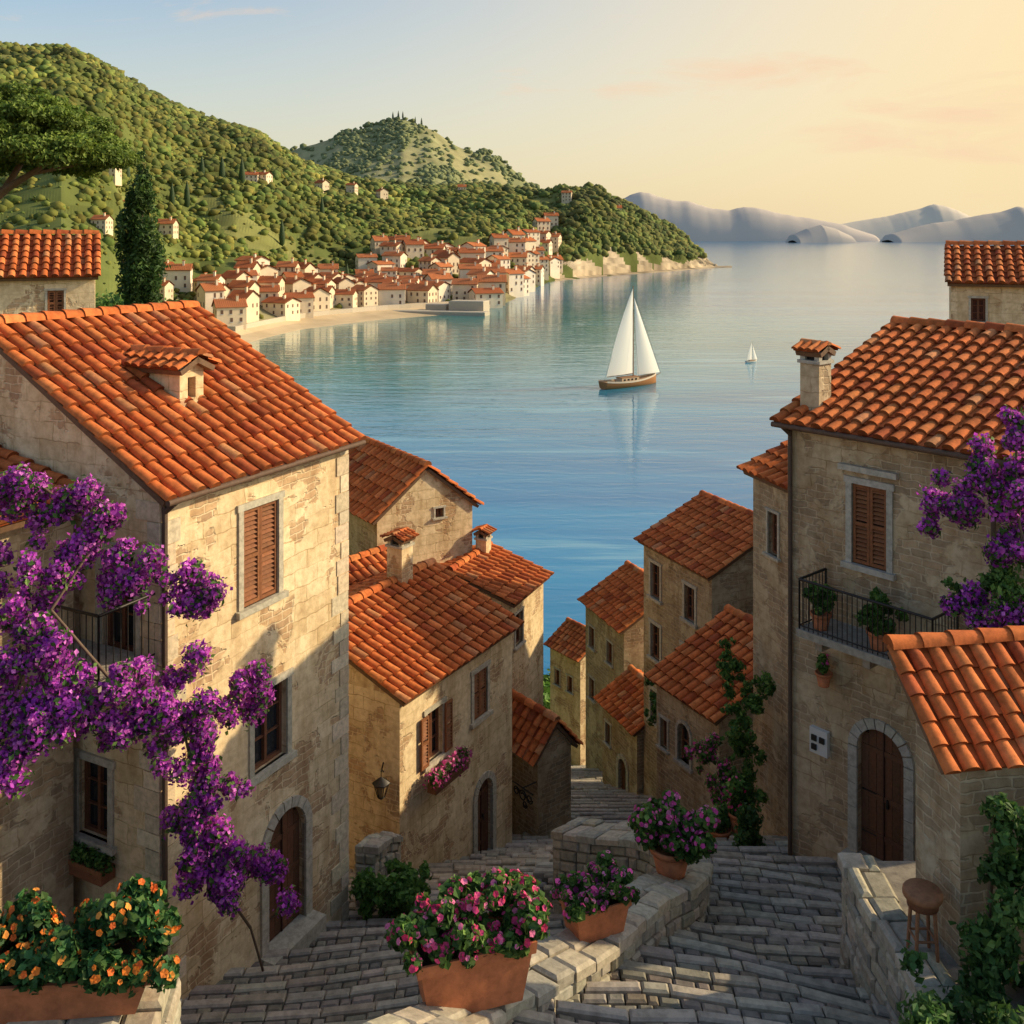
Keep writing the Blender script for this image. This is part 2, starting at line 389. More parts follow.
        for sgn in(0,1):
            LL=math.hypot(h,.13)
            if sgn==0: roofplane(mc,(ca-h,cb-h,cz1-.05),(1,0,0),(0,h/LL,.13/LL),2*h,LL,.17,.3,4)
            else: roofplane(mc,(ca+h,cb+h,cz1-.05),(-1,0,0),(0,-h/LL,.13/LL),2*h,LL,.17,.3,4)
        ridgeline(mc,(ca-h,cb,cz1+.1),(ca+h,cb,cz1+.1),.07,4)
        mc.obj('chimney',e)
    mw.obj('walls',e); mr.obj('roof',e)
    if md.f: md.obj('windows_and_doors',e)
    return e

# ------------------------------------------------------------------ near houses
a1=(.456,.89)
H1=house('stone_house',(-4.96,14.3),a1,4.72,8.2,-15,-3.8,-1.49,'A',
 {'f':[('shut',1.83,2.68,-6.0,-4.42),('win',2.08,2.9,-8.8,-7.5),('door',2.42,3.38,-11.85,-9.75)],
  'l':[('win',1.25,1.9,-9.1,-7.95),('win',.7,1.4,-6.2,-4.7)]},'cream',tw=.3,tl=.4,seg=6,quo=True,gutter=[.14])
md=MB(); c0=2.12; w=.27; s0=1.6; zb=-2.95; zt=-2.2
for (x,yy) in ((c0-w,1),(c0+w,1)):
    md.face([(x,s0,zb),(x,3.1,-2.1),(x,s0,zt)],MI['cream'],(1,1,1)); md.face([(x,s0,zt),(x,3.1,-2.1),(x,3.2,zt)],MI['cream'],(1,1,1))
wall(md,md,(c0-w,s0),(1,0),(0,1),2*w,zb-.1,zt,[('hole',.18,.36,zb+.2,zb+.55)],MI['cream'])
md.face([(c0-w,s0,zt),(c0+w,s0,zt),(c0,s0,zt+.16)],MI['cream'],(1,1,1))
hw=w+.14; LL=math.hypot(hw,.2)
roofplane(md,(c0-hw,3.5,zt-.03),(0,-1,0),(hw/LL,0,.2/LL),2.05,LL,.22,.3,5)
roofplane(md,(c0+hw,1.45,zt-.03),(0,1,0),(-hw/LL,0,.2/LL),2.05,LL,.22,.3,5)
ridgeline(md,(c0,1.4,zt+.22),(c0,3.5,zt+.22),.09)
md.obj('dormer',H1)
P=(-6.23-.456*3.4,14.95-.89*3.4)
house('stone_annex',P,a1,3.4,5.0,-15,-3.95,-2.9,'S',{'f':[]},'stone',oe=.35,tl=.4,seg=6)

def rail(mb,p0,p1,z0,z1,n):
    p0=Vector((*p0,0));p1=Vector((*p1,0))
    for i in range(n+1):
        p=p0.lerp(p1,i/n); r=.009 if 0<i<n else .018
        mb.cyl((p.x,p.y,z0),(p.x,p.y,z1),r,r,MI['iron'],(1,1,1),5,False)
    for z,r in((z1,.024),(z0+.06,.014)): mb.cyl((p0.x,p0.y,z),(p1.x,p1.y,z),r,r,MI['iron'],(1,1,1),6)
mb=MB(); mb.box(-.95,.1,.25,2.3,-6.28,-6.14,MI['trim'],(.38,.33,.26))
for yy in(.5,1.9): mb.box(-.7,.1,yy,yy+.12,-6.5,-6.28,MI['trim'],(.36,.31,.24))
rail(mb,(-.9,.3),(-.9,2.25),-6.14,-5.2,16); rail(mb,(-.9,.3),(.1,.3),-6.14,-5.2,8)
mb.obj('balcony',H1)
def windowbox(parent,a0,a1_,z,fl,name='flower_box',axis='f',off=0):
    mb=MB()
    if axis=='f':
        mb.box(a0,a1_,-.26+off,-.02+off,z,z+.2,MI['wood'],(.16,.07,.035)); mb.box(a0-.02,a1_+.02,-.28+off,-.26+off,z+.15,z+.22,MI['wood'],(.2,.09,.04))
        n=int((a1_-a0)/.16)+1; cs=[(a0+(a1_-a0)*(i+.5)/n,-.16+off,z+.3+R.uniform(-.05,.06)) for i in range(n)]
    else:
        mb.box(-.28+off,-.02+off,a0,a1_,z,z+.2,MI['wood'],(.26,.10,.045)); mb.box(-.30+off,-.28+off,a0-.02,a1_+.02,z+.15,z+.22,MI['wood'],(.3,.12,.05))
        n=int((a1_-a0)/.16)+1; cs=[(-.16+off,a0+(a1_-a0)*(i+.5)/n,z+.25) for i in range(n)]
    e=empty(name); e.parent=parent
    mb.obj('box',e)
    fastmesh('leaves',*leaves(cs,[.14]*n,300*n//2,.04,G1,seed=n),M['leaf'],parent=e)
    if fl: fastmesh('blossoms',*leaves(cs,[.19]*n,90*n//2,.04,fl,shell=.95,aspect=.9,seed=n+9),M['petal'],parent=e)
windowbox(H1,1.1,2.0,-9.55,None,axis='l',off=.1)

house('stone_house',(-16.75,28.2),(.92,.38),4.7,4.5,-8,-1.25,.0,'A',{'f':[('shut',3.3,3.75,-2.4,-1.65)]},'cream',seg=5)
house('stone_house',(-4.3,30.7),(.84,.54),3.85,5,-16,-8.85,-7.35,'B',{'f':[('win',2.25,2.55,-9.05,-8.75)]},'cream',seg=5)
a3=(.505,.863)
H3=house('stone_house',(-2.41,22.5),a3,5.25,5.8,-18,-10.53,-9.35,'A',
 {'f':[('oshut',1.15,1.8,-12.5,-11.3),('shut',3.2,3.85,-12.35,-11.15),('door',3.35,4.1,-16.1,-14.05)],'l':[]},'cream',seg=5,chim=[(3.7,2.9,-9.9,-8.15,.5,0)])
windowbox(H3,.85,2.25,-12.95,MAG)
house('stone_house',(-4.6,27.6),(.62,.78),3.2,3.2,-16,-10.7,-9.75,'A',{},'stone',seg=4)
house('stone_house',(.09,30),(.405,.914),2.9,4.4,-19,-11.1,-10.4,'A',{'f':[('win',.5,1.05,-12.6,-11.6)]},'cream',seg=4,chim=[(2.2,2.1,-10.8,-9.7,.38,0)])
house('stone_house',(-1.0,30.1),(.62,-.78),2.6,1.7,-19,-14.85,-13.9,'A',{},'stone',seg=4)
H7=house('stone_house',(4.5,36),(.4,-.917),4.4,5.6,-22,-10.98,-9.65,'A',
 {'f':[('win',.6,1.2,-12.8,-11.6),('win',2.75,3.35,-12.85,-11.7),('win',.6,1.2,-14.95,-13.75),('win',2.6,3.2,-15.0,-13.8),('win',.6,1.2,-17.2,-16.1)]},'stone',seg=4)
H8=house('stone_house',(3.75,27.6),(.456,-.89),2.9,5.6,-18,-12.2,-10.85,'A',{'f':[('arch',1.1,1.62,-14.0,-12.95),('win',.3,.62,-14.0,-13.2)]},'stone',seg=5)
house('stone_house',(2.96,43.5),(.357,-.934),3.8,4.6,-26,-15.9,-14.6,'A',{'f':[('win',.5,1.0,-17.7,-16.8),('win',2.2,2.7,-17.7,-16.8),('win',.5,1.0,-19.9,-19.0),('win',2.2,2.7,-19.9,-19.0)]},'stone',seg=4)
house('stone_house',(3.25,38.6),(.36,-.933),3.0,3,-24,-17.9,-17.0,'A',{'f':[('win',.4,.8,-19.4,-18.6),('door',1.5,2.1,-21.0,-19.4)]},'stone',seg=4)
house('stone_house',(1.75,52),(.6,-.8),2.6,3,-30,-21.3,-20.4,'A',{'f':[('win',.5,.9,-23.2,-22.4),('win',1.5,1.9,-23.2,-22.4)]},'cream',seg=4)
a9=(.647,-.762)
H9=house('stone_house',(4.87,18.5),a9,6.3,8.6,-13,-3.46,-1.9,'A',
 {'f':[('shut',1.42,2.08,-5.75,-4.35),('door',1.53,2.4,-10.8,-8.5)]},'stone',tw=.3,tl=.4,seg=6,gutter=[.2,3.9],oe=.25,trimc=(.44,.40,.33),
 chim=[(.4,.7,-3.5,-2.1,.4,0)])
mb=MB(); mb.box(1.2,2.3,.14,.26,-4.13,-4.03,MI['trim'],(.46,.41,.33)); mb.obj('window_hood',H9)
mb=MB(); mb.box(.86,3.35,-.62,.3,-6.99,-6.86,MI['trim'],(.34,.30,.24))
for xx in(1.1,2.0,3.0): mb.box(xx,xx+.13,-.4,.26,-7.22,-6.99,MI['trim'],(.34,.29,.23))
rail(mb,(.9,-.58),(3.3,-.58),-6.86,-6.0,26); rail(mb,(.9,-.58),(.9,.24),-6.86,-6.0,8); rail(mb,(3.3,-.58),(3.3,.24),-6.86,-6.0,8)
mb.obj('balcony',H9)
mb=MB(); mb.box(.62,.98,.16,.26,-9.35,-8.9,MI['far'],(.62,.6,.55)); 
for (x0,z0) in((.67,-9.12),(.83,-9.12),(.67,-9.28)): mb.box(x0,x0+.1,.13,.16,z0,z0+.1,MI['iron'],(1,1,1))
mb.obj('meter_box',H9)
house('stone_house',(5.3,23),(.3,-.954),3.6,4.5,-15,-5.4,-4.5,'A',{'f':[('win',.75,1.15,-7.1,-6.15)]},'stone',seg=5)
house('stone_house',(13.15,30.2),(.92,-.39),5,5,-8,-1.45,-.35,'A',{'f':[('win',.65,1.05,-2.6,-1.9)]},'cream',seg=5)
house('stone_annex',(4.74,10.95),(.985,.17),4,1.1,-9,-5.86,-4.98,'S',{},'grey',tw=.26,tl=.33,seg=7,oe=.2,og=.32)

# ------------------------------------------------------------------ near ground
ZY=[-10,0,8,11.5,14,17,19,22,26,30,36,42,50,60,75,90,110,230]
ZZ=[-4.5,-5.6,-7.6,-8.9,-9.85,-10.8,-11.7,-13.4,-16,-17.9,-20.2,-22.6,-26.7,-31,-38,-43,-47,-70]
LY=[-10,0,8,12,14.2,16.9,18.4,22.5,26,30]; LZ=[-5.5,-6.5,-9,-10.15,-10.95,-11.95,-12.65,-14.5,-16.15,-17.9]
def zs(y): return float(np.interp(y,ZY,ZZ))
def zl(y): return float(np.interp(y,LY,LZ)) if y<30 else zs(y)
def xw(y): return float(np.interp(y,[0,9,10.3,12.3,14,15.2,16.2,18.5,20,26],[-2.5,-1.0,-.45,1.0,1.85,2.8,2.6,1.1,.8,.8]))
def sst(a,b,x):
    t=min(1,max(0,(x-a)/(b-a))); return t*t*(3-2*t)
def sz(x,y):
    w=sst(-.25,.25,x-xw(y)) if y<18.5 else sst(-1.8,2.8,x)
    return zl(y)*(1-w)+zs(y)*w
def g(x,y):
    z=sz(x,y)
    k=x/max(y,1)
    hl=float(np.interp(y,[0,14,22,55,120,220],[-12,-9,-4.3,-4.2,-20,-50]))
    wl=(sst(-.31,-.38,k) if y>30 else sst(-9,-13.5,x))*sst(14,22,y)
    z=z*(1-wl)+hl*wl
    wr=sst(11,13.5,x)*sst(20,25,y)*(1-sst(34,38,y)); z=z*(1-wr)+(-4.6)*wr
    return z
xs=np.arange(-75,75.1,1.0); ys=np.arange(-6,231,1.0)
V=[]
for y in ys:
    for x in xs:
        n=mnoise.noise(Vector((x*.1,y*.1,0)))
        V.append((x,y,g(x,y)-.6+ (n*1.2 if y>45 else 0)))
nx=len(xs)
F=[(j*nx+i,j*nx+i+1,(j+1)*nx+i+1,(j+1)*nx+i) for j in range(len(ys)-1) for i in range(nx-1)]
C=[]
for f in F:
    x,y,z=V[f[0]]; C.append((.08,.12,.035) if (y>45 or abs(x)>11) else (.2,.17,.13))
fastmesh('ground',V,F,np.array(C)*np.array([1+.2*R.uniform(-1,1) for _ in F])[:,None],M['hill'],True)

def stone(mb,T,x0,x1,y0,y1,z0,z1,mat,col,ins=.022,dz=.016):
    b=[T(*p) for p in((x0,y0,z0),(x1,y0,z0),(x1,y1,z0),(x0,y1,z0))]
    m_=[T(*p) for p in((x0,y0,z1-dz),(x1,y0,z1-dz),(x1,y1,z1-dz),(x0,y1,z1-dz))]
    t=[T(*p) for p in((x0+ins,y0+ins,z1),(x1-ins,y0+ins,z1),(x1-ins,y1-ins,z1),(x0+ins,y1-ins,z1))]
    mb.face(t,mat,col)
    for i in range(4):
        k=(i+1)%4; mb.face([b[i],b[k],m_[k],m_[i]],mat,col); mb.face([m_[i],m_[k],t[k],t[i]],mat,col)
mb=MB(); y=7.0
def row(y,tread,yc,x0,x1,nose,dz):
    x=x0-R.uniform(0,.3); q=1-sst(15.5,19.5,y)
    while x<x1:
        w=(R.uniform(.32,.8) if nose else R.uniform(.13,.32))*(1 if y<28 else 1.6)
        xa=max(x,x0); xb=min(x+w,x1); x+=w
        if xb-xa<.08: continue
        xm=(xa+xb)/2; isR=xm>xw(yc); z=sz(xm,yc)
        if isR: f=lambda a,b,c:(a,b+q*(-.20*(a-3)+.10*math.sin(a*1.1+yc)+.04*math.sin(a*2.9+yc*2)),c)
        else: f=lambda a,b,c:(a,b+q*(.14*(a+1)+.06*math.sin(a*1.3+yc)),c)
        col=jit((.38,.325,.25) if nose else (.25,.212,.165),.2 if nose else .3)
        stone(mb,f,xa+.009,xb-.009,y+.008,y+tread-.008+(R.uniform(-.02,.03) if nose else 0),z-.5,z+dz+R.uniform(-.018,.018),MI['paving'],col,.026,.024)
while y<54:
    t=.62
    for (yo,tr,nose,dz) in((0,.15,False,0),(.15,.15,False,0),(.30,.15,False,0),(.45,.17,True,.02)):
        if y<18.5:
            row(y+yo,tr,y+.3,-6.5,xw(y+.3),nose,dz); row(y+yo,tr,y+.3,xw(y+.3)-.05,8.8,nose,dz)
        else: row(y+yo,tr,y+.3,-4,7.5,nose,dz)
    y+=t
mb.obj('cobbled_street_steps')

# ------------------------------------------------------------------ parapet wall
def catmull(P,n=10):
    out=[];Q=[P[0]]+P+[P[-1]]
    for i in range(1,len(Q)-2):
        p0,p1,p2,p3=[Vector(q) for q in Q[i-1:i+3]]
        for k in range(n):
            t=k/n; out.append(.5*((2*p1)+(-p0+p2)*t+(2*p0-5*p1+4*p2-p3)*t*t+(-p0+3*p1-3*p2+p3)*t**3))
    out.append(Vector(P[-1])); return out
def masonry(name,P,thick,base,courseh=.2,col=(.38,.33,.25)):
    mb=MB(); pts=catmull(P); cum=[0]
    for a,b in zip(pts,pts[1:]): cum.append(cum[-1]+(b-a).length)
    Lt=cum[-1]
    def at(s):
        s=min(max(s,0),Lt-1e-4); i=max(j for j in range(len(cum)) if cum[j]<=s); i=min(i,len(pts)-2)
        f=(s-cum[i])/max(1e-6,cum[i+1]-cum[i]); p=pts[i].lerp(pts[i+1],f); d=(pts[i+1]-pts[i]); d.z=0; d.normalize(); return p,Vector((-d.y,d.x,0))
    s=0
    while s<Lt-.05:
        w=min(R.uniform(.26,.6),Lt-s); o=R.uniform(-.03,.03); sp=R.uniform(-.12,.12)
        for (ya,yb) in((-thick/2-.03,sp-.006),(sp+.006,thick/2+.03)):
            c=jit(col,.2); c=(c[0]*1.1,c[1]*1.1,c[2]*1.08)
            def T(x,y,z):
                p,nn=at(x); return (p+nn*(y+o)+Vector((0,0,z)))[:]
            stone(mb,T,s+.006,s+w-.006,ya,yb,-.15,R.uniform(-.03,.03),MI['trim'],c,.045,.035)
        s+=w
    i=0; H=base
    while i*courseh<H:
        s=-R.uniform(0,.3); zt=-.15-i*courseh
        while s<Lt:
            w=R.uniform(.2,.5); s0=max(s,0);s1=min(s+w,Lt)
            if s1-s0>.06:
                c=jit(col,.24)
                for sd in(-1,1):
                    def T(x,y,z,sd=sd):
                        p,nn=at(x); return (p+nn*sd*z+Vector((0,0,y)))[:]
                    stone(mb,T,s0+.008,s1-.008,zt-courseh+.008,zt-.008,0,thick/2+R.uniform(-.02,.035),MI['trim'],c,.035,.03)
            s+=w
        i+=1
    for s_,sg in((0,-1),(Lt-1e-3,1)):
        p,nn=at(s_); d=Vector((nn.y,-nn.x,0))*sg; z=-.15
        while z>-base:
            def T(x,y,zz,p=p,nn=nn,d=d): return (p+nn*x+d*zz+Vector((0,0,y)))[:]
            sp=R.uniform(-.1,.1)
            for xa,xb in((-thick/2,sp),(sp,thick/2)): stone(mb,T,xa+.008,xb-.008,z-courseh+.008,z-.008,-.2,.03,MI['trim'],jit(col,.2),.03,.025)
            z-=courseh
    return mb.obj(name)
masonry('parapet_wall',[(-1.1,9.0,-7.2),(-.43,10.4,-7.95),(.3,11.4,-8.3),(1.05,12.4,-8.62),(1.9,13.9,-9.1),(2.55,14.9,-9.5),(2.75,15.8,-9.75),(2.3,17.0,-10.15),(1.6,17.8,-10.55),(1.0,18.6,-10.95)],.62,2.4)
masonry('terrace_wall',[(4.55,13.2,-8.15),(4.5,12.3,-8.12),(4.55,11.3,-8.1),(4.6,9.5,-8.05),(4.7,8,-8.0)],.4,1.6)
mb=MB(); mb.box(4.6,9,7.5,13.1,-9.5,-8.2,MI['paving'],(.28,.24,.19)); mb.obj('terrace')
masonry('low_wall',[(-2.75,18.75,-11.45),(-2.6,19.6,-11.75),(-2.45,20.4,-12.2)],.4,2.4)
masonry('low_wall',[(-6.2,11.5,-8.6),(-5.2,11.7,-8.7),(-4.2,12.0,-8.8)],.5,2.2)
masonry('low_wall',[(-6.5,9.2,-7.1),(-4.6,9.3,-7.15),(-3.25,9.45,-7.2)],.95,2.8)

# ------------------------------------------------------------------ pots & plants
TC=(.50,.175,.075)
def blooms(cs,rad,n,size,cols,seed):
    r=np.random.RandomState(seed+50); cs=np.array(cs,float); rad=np.array(rad,float)
    if rad.ndim==1: rad=np.repeat(rad[:,None],3,1)
    idx=r.randint(len(cs),size=n); d=r.normal(size=(n,3)); d[:,2]=np.abs(d[:,2])*.9; d/=np.linalg.norm(d,axis=1)[:,None]
    P=cs[idx]+d*rad[idx]*(1.0+.25*r.rand(n))[:,None]
    V=[];C=[];cols=np.array(cols)
    for i in range(n):
        nn=d[i]+r.normal(size=3)*.35+np.array([0,-.25,.2]); nn/=np.linalg.norm(nn); t=np.cross(nn,[.3,.5,.8]); t/=np.linalg.norm(t); b=np.cross(nn,t)
        c=cols[r.randint(len(cols))]*(.8+.4*r.rand()); s=size*(.7+.6*r.rand()); ph=r.rand()*6
        for k in range(5):
            an=ph+k*2*math.pi/5; dd=t*math.cos(an)+b*math.sin(an); sd=-t*math.sin(an)+b*math.cos(an)
            V+= [P[i],P[i]+dd*s*.6+sd*s*.52+nn*s*.25,P[i]+dd*s*.95+nn*s*.12,P[i]+dd*s*.6-sd*s*.52+nn*s*.25]; C.append(c*(.8+.4*r.rand()))
    return np.array(V),np.arange(len(V)).reshape(-1,4),np.array(C)
def roundpot(name,c,r,h,cs,rad,nl,fl,nf,ls=.05,fs=.034,seed=3,parent=None,gc=G1):
    e=empty(name,c); 
    if parent: e.parent=parent
    mb=MB(); mb.lathe([(0,0),(r*.68,0),(r*.7,.02),(r*.95,h*.8),(r*.93,h*.8),(r*1.08,h*.81),(r*1.1,h),(r*.98,h),(r*.95,h*.88),(0,h*.88)],(0,0,0),MI['pot'],TC); mb.obj('pot',e)
    fastmesh('leaves',*leaves(cs,rad,nl,ls,gc,shell=.4,seed=seed,aspect=.7),M['leaf'],parent=e)
    if fl: fastmesh('blossoms',*blooms(cs,rad,nf,fs,fl,seed),M['petal'],parent=e)
    return e
def trough(name,c,rot,L,Wd,h,fl,seed,nl,nf,hs=.36,gc=G1,spread=1.15,tc=TC,fs=.036,ls=.05,low=0):
    e=empty(name,c,rot); mb=MB()
    def ring(f,z): return [(-L/2*f,-Wd/2*f,z),(L/2*f,-Wd/2*f,z),(L/2*f,Wd/2*f,z),(-L/2*f,Wd/2*f,z),(-L/2*f,-Wd/2*f,z)]
    rs=[ring(.82,0),ring(.97,h*.8),ring(1.04,h*.81),ring(1.06,h),ring(.96,h),ring(.94,h*.85)]
    mb.strip(rs,MI['pot'],tc,False); mb.face(ring(.82,0)[:4],MI['pot'],tc); mb.face(ring(.94,h*.85)[:4],MI['paving'],(.05,.03,.02)); mb.obj('planter',e)
    r=random.Random(seed); cs=[];rd=[]
    for i in range(12):
        for j in range(4):
            px=(i+.5)/12-.5; dome=1-(2*px)**4*.5
            cs.append(((px+r.uniform(-.06,.06))*L*spread,((j+.5)/4-.5+r.uniform(-.08,.08))*Wd*1.15,h+low+hs*dome*r.uniform(.0,1.0)*(1 if j else .55))); q=r.uniform(.06,.14)*L/1.2; rd.append((q,q,q*.85))
    fastmesh('leaves',*leaves(cs,rd,nl,ls,gc,shell=.4,seed=seed,aspect=.75),M['leaf'],parent=e)
    fastmesh('blossoms',*blooms(cs,rd,nf,fs,fl,seed),M['petal'],parent=e)
trough('geranium_planter',(-.43,10.42,-7.93),math.radians(18),1.2,.55,.62,PINK,4,7500,560,.42)
trough('geranium_planter',(1.02,12.4,-8.6),math.radians(25),.74,.48,.4,MAG,8,3600,330,.28)
trough('marigold_planter',(-4.1,9.4,-7.15),math.radians(6),1.5,.7,.38,ORG,12,9500,330,.42,gc=[(.04,.12,.035),(.06,.17,.045),(.08,.15,.035)],tc=(.46,.16,.07),fs=.036,ls=.045)
cs=[(R.uniform(-.55,.55),R.uniform(-.35,.35),.42+R.uniform(0,.55)) for _ in range(32)]
roundpot('geranium_pot',(2.36,14.85,-9.48),.30,.44,cs,[.13]*32,5200,MAG,460,seed=21)
roundpot('potted_plant',(4.35,20.9,-12.75),.22,.36,[(0,0,.5),(.12,.1,.6),(-.15,0,.55)],[.2]*3,700,None,0,seed=22)
roundpot('potted_plant',(4.75,20.9,-12.45),.22,.4,[(0,0,.5),(.12,.1,.7),(-.1,0,.85)],[.22]*3,900,PINK,30,seed=23)
PS=lambda s,n,w,h:[(random.Random(s+i).uniform(-w,w),random.Random(s+i+90).uniform(-w*.6,w*.6),.34+random.Random(s+i+33).uniform(0,h)) for i in range(n)]
roundpot('potted_plant',(1.15,-.3,-6.86),.17,.28,PS(1,12,.26,.5),[.08]*12,900,None,0,seed=24,parent=H9)
roundpot('potted_plant',(2.25,-.3,-6.86),.2,.3,PS(5,15,.34,.5),[.1]*15,1300,None,0,seed=25,parent=H9)
roundpot('hanging_flower_pot',(1.0,.02,-8.0),.14,.24,PS(9,5,.12,.12),[.08]*5,350,MAG,16,seed=26,parent=H9)

def bush(name,cs,rd,n,ls,cols,seed,stem=None):
    e=empty(name)
    fastmesh('foliage',*leaves(cs,rd,n,ls,cols,shell=.35,seed=seed,aspect=.65),M['leaf'],parent=e)
    if stem:
        mb=MB()
        for p,q,r in stem: mb.cyl(p,q,r,r*.6,MI['wood'],(.12,.08,.05),6)
        mb.obj('stems',e)
    return e
bush('green_shrub',[(-2.25+R.gauss(0,.3),18.4+R.gauss(0,.2),-12.2+R.gauss(0,.3)) for _ in range(44)],[R.uniform(.08,.2) for _ in range(44)],4200,.055,[(.13,.26,.05),(.17,.32,.06),(.09,.19,.04)],31,[((-2.3,18.4,-13.0),(-2.3,18.4,-12),.03)])
bush('green_shrub',[(4.55+R.uniform(-.15,.2),19.2+R.uniform(-.2,.2),-11.9+i*.09) for i in range(10)],[.2]*10,1500,.05,G2,32,[((4.6,19.2,-12.2),(4.6,19.2,-11.2),.03)])
cs=[];rd=[]
for i in range(80):
    t=R.random(); cs.append((5.3+R.uniform(-.25,1.6)+.4*(t-.5),R.uniform(10.5,11.0),-8.3+2.1*t)); rd.append(R.uniform(.08,.24))
for i in range(60):
    yy=R.uniform(8.6,10.8); cs.append((R.uniform(3.75,5.6)+.25*(yy-8.6),yy,R.uniform(-8.35,-7.75))); rd.append(R.uniform(.1,.26))
bush('ivy_bush',cs,rd,20000,.048,G2+[(.06,.14,.035),(.10,.19,.05)],33,[((5.2,11,-8.6),(5.3,11,-6.3),.04),((4.6,9.6,-8.8),(4.6,9.8,-7.8),.04)])

def climber(name,pts,rad,nl,npet,seed,petcols=PUR,ls=.042,ps=.030,pfrac=None,stems=(),per=8):
    e=empty(name); r=random.Random(seed); cs=[];rd=[]
    for p in pts:
        for k in range(per):
            cs.append((p[0]+r.gauss(0,1)*rad*.5,p[1]+r.uniform(-1,1)*rad*.5,p[2]+r.gauss(0,1)*rad*.55)); rd.append(rad*r.uniform(.18,.55))
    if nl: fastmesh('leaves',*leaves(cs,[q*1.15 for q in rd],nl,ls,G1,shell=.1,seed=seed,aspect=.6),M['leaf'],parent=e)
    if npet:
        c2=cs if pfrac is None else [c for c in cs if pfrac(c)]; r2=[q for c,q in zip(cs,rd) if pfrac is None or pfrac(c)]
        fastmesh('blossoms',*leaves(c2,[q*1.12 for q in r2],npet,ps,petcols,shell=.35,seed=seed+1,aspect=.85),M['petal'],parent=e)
    mb=MB()
    for st in stems:
        for p,q in zip(st,st[1:]): mb.cyl(p,q,.022,.018,MI['wood'],(.14,.09,.06),6)
    if stems: mb.obj('branches',e)
BP=[(-6.6,13.2,-3.4),(-6.1,13.4,-3.55),(-5.6,13.4,-3.9),(-5.75,13.3,-4.2),(-5.3,13.5,-4.5),(-5.0,13.5,-4.7),(-4.75,13.6,-4.8),(-4.4,13.9,-4.95),(-6.3,13,-4.4),(-6.4,12.8,-4.9),
 (-5.95,12.7,-5.0),(-6.3,12.6,-5.5),(-5.7,12.7,-5.6),(-6.1,12.6,-6.1),(-5.2,12.9,-5.8),(-5.5,12.8,-6.1),(-4.8,13.1,-6.1),(-4.4,13.6,-6.3),(-4.0,14.2,-6.5),(-3.75,14.7,-6.65),(-4.7,13.4,-6.6),(-5.1,13.0,-6.4),(-6.3,12.4,-6.6),(-5.8,12.6,-6.2),(-4.4,13.7,-6.8),
 (-4.3,13.8,-7.2),(-4.15,13.9,-7.6),(-4.3,13.8,-7.95),(-4.3,13.8,-8.3),(-4.1,14.0,-8.6),(-3.95,14.3,-9.0),(-3.65,14.6,-9.35),(-4.1,14.0,-9.1),(-4.3,13.9,-8.9)]
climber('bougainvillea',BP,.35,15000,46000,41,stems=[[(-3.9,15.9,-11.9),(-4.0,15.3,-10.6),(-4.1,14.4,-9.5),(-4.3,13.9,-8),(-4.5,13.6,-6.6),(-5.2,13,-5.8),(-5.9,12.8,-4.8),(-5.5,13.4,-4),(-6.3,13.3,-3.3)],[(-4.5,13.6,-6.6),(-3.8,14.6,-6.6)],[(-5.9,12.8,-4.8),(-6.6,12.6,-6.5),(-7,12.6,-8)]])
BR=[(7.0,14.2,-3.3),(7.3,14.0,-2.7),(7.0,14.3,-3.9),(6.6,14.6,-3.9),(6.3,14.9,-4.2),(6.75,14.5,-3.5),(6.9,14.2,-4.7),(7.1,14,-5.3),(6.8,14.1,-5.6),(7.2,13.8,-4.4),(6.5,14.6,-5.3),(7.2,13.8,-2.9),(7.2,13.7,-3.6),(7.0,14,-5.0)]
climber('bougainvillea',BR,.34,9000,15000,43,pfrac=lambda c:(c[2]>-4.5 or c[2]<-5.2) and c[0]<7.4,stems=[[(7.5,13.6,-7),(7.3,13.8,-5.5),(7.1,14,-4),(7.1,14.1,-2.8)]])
climber('wall_vine',[(4.85+.02*i,22.6-.25*i,-9.4-.32*i) for i in range(8)]+[(5.2,20.6,-9.3),(5.1,20.9,-9.9),(4.9,21.2,-10.8)],.26,4200,0,45,ls=.05)
climber('flowering_vine',[(4.55,21.5,-11.6),(4.4,22.0,-11.2),(4.6,21.4,-12),(4.3,22.2,-11.7),(4.5,22,-12.5)],.26,2000,900,46,MAG,.05,.038)
climber('wall_vine',[(4.5,30.6,-14.2),(4.45,30.6,-14.7),(4.5,30.6,-13.8),(4.35,29,-13.6)],.25,800,0,47,ls=.065)

# lantern on H3 side wall
e=empty('wall_lantern',(-2.95,22.55,-12.55)); mb=MB(); I=MI['iron']; c1=(1,1,1)
mb.cyl((0,.5,.45),(0,0,.45),.018,.018,I,c1,6); mb.cyl((0,.5,.15),(0,.1,.45),.014,.014,I,c1,6); mb.cyl((0,0,.45),(0,0,.3),.01,.01,I,c1,6)
mb.lathe([(0,.34),(.05,.3),(.2,.2),(.21,.18),(0,.18)],(0,0,0),I,c1,6)
for k in range(6):
    an=k*math.pi/3; mb.cyl((.17*math.cos(an),.17*math.sin(an),.18),(.08*math.cos(an),.08*math.sin(an),-.12),.012,.012,I,c1,5)
mb.lathe([(0,-.2),(.04,-.16),(.1,-.12),(0,-.11)],(0,0,0),I,c1,6); mb.lathe([(.14,.17),(.065,-.11)],(0,0,0),MI['pot'],(.3,.2,.1),6)
mb.obj('lantern',e)
e=empty('ironwork_sign',(.3,28.0,-15.7)); mb=MB()
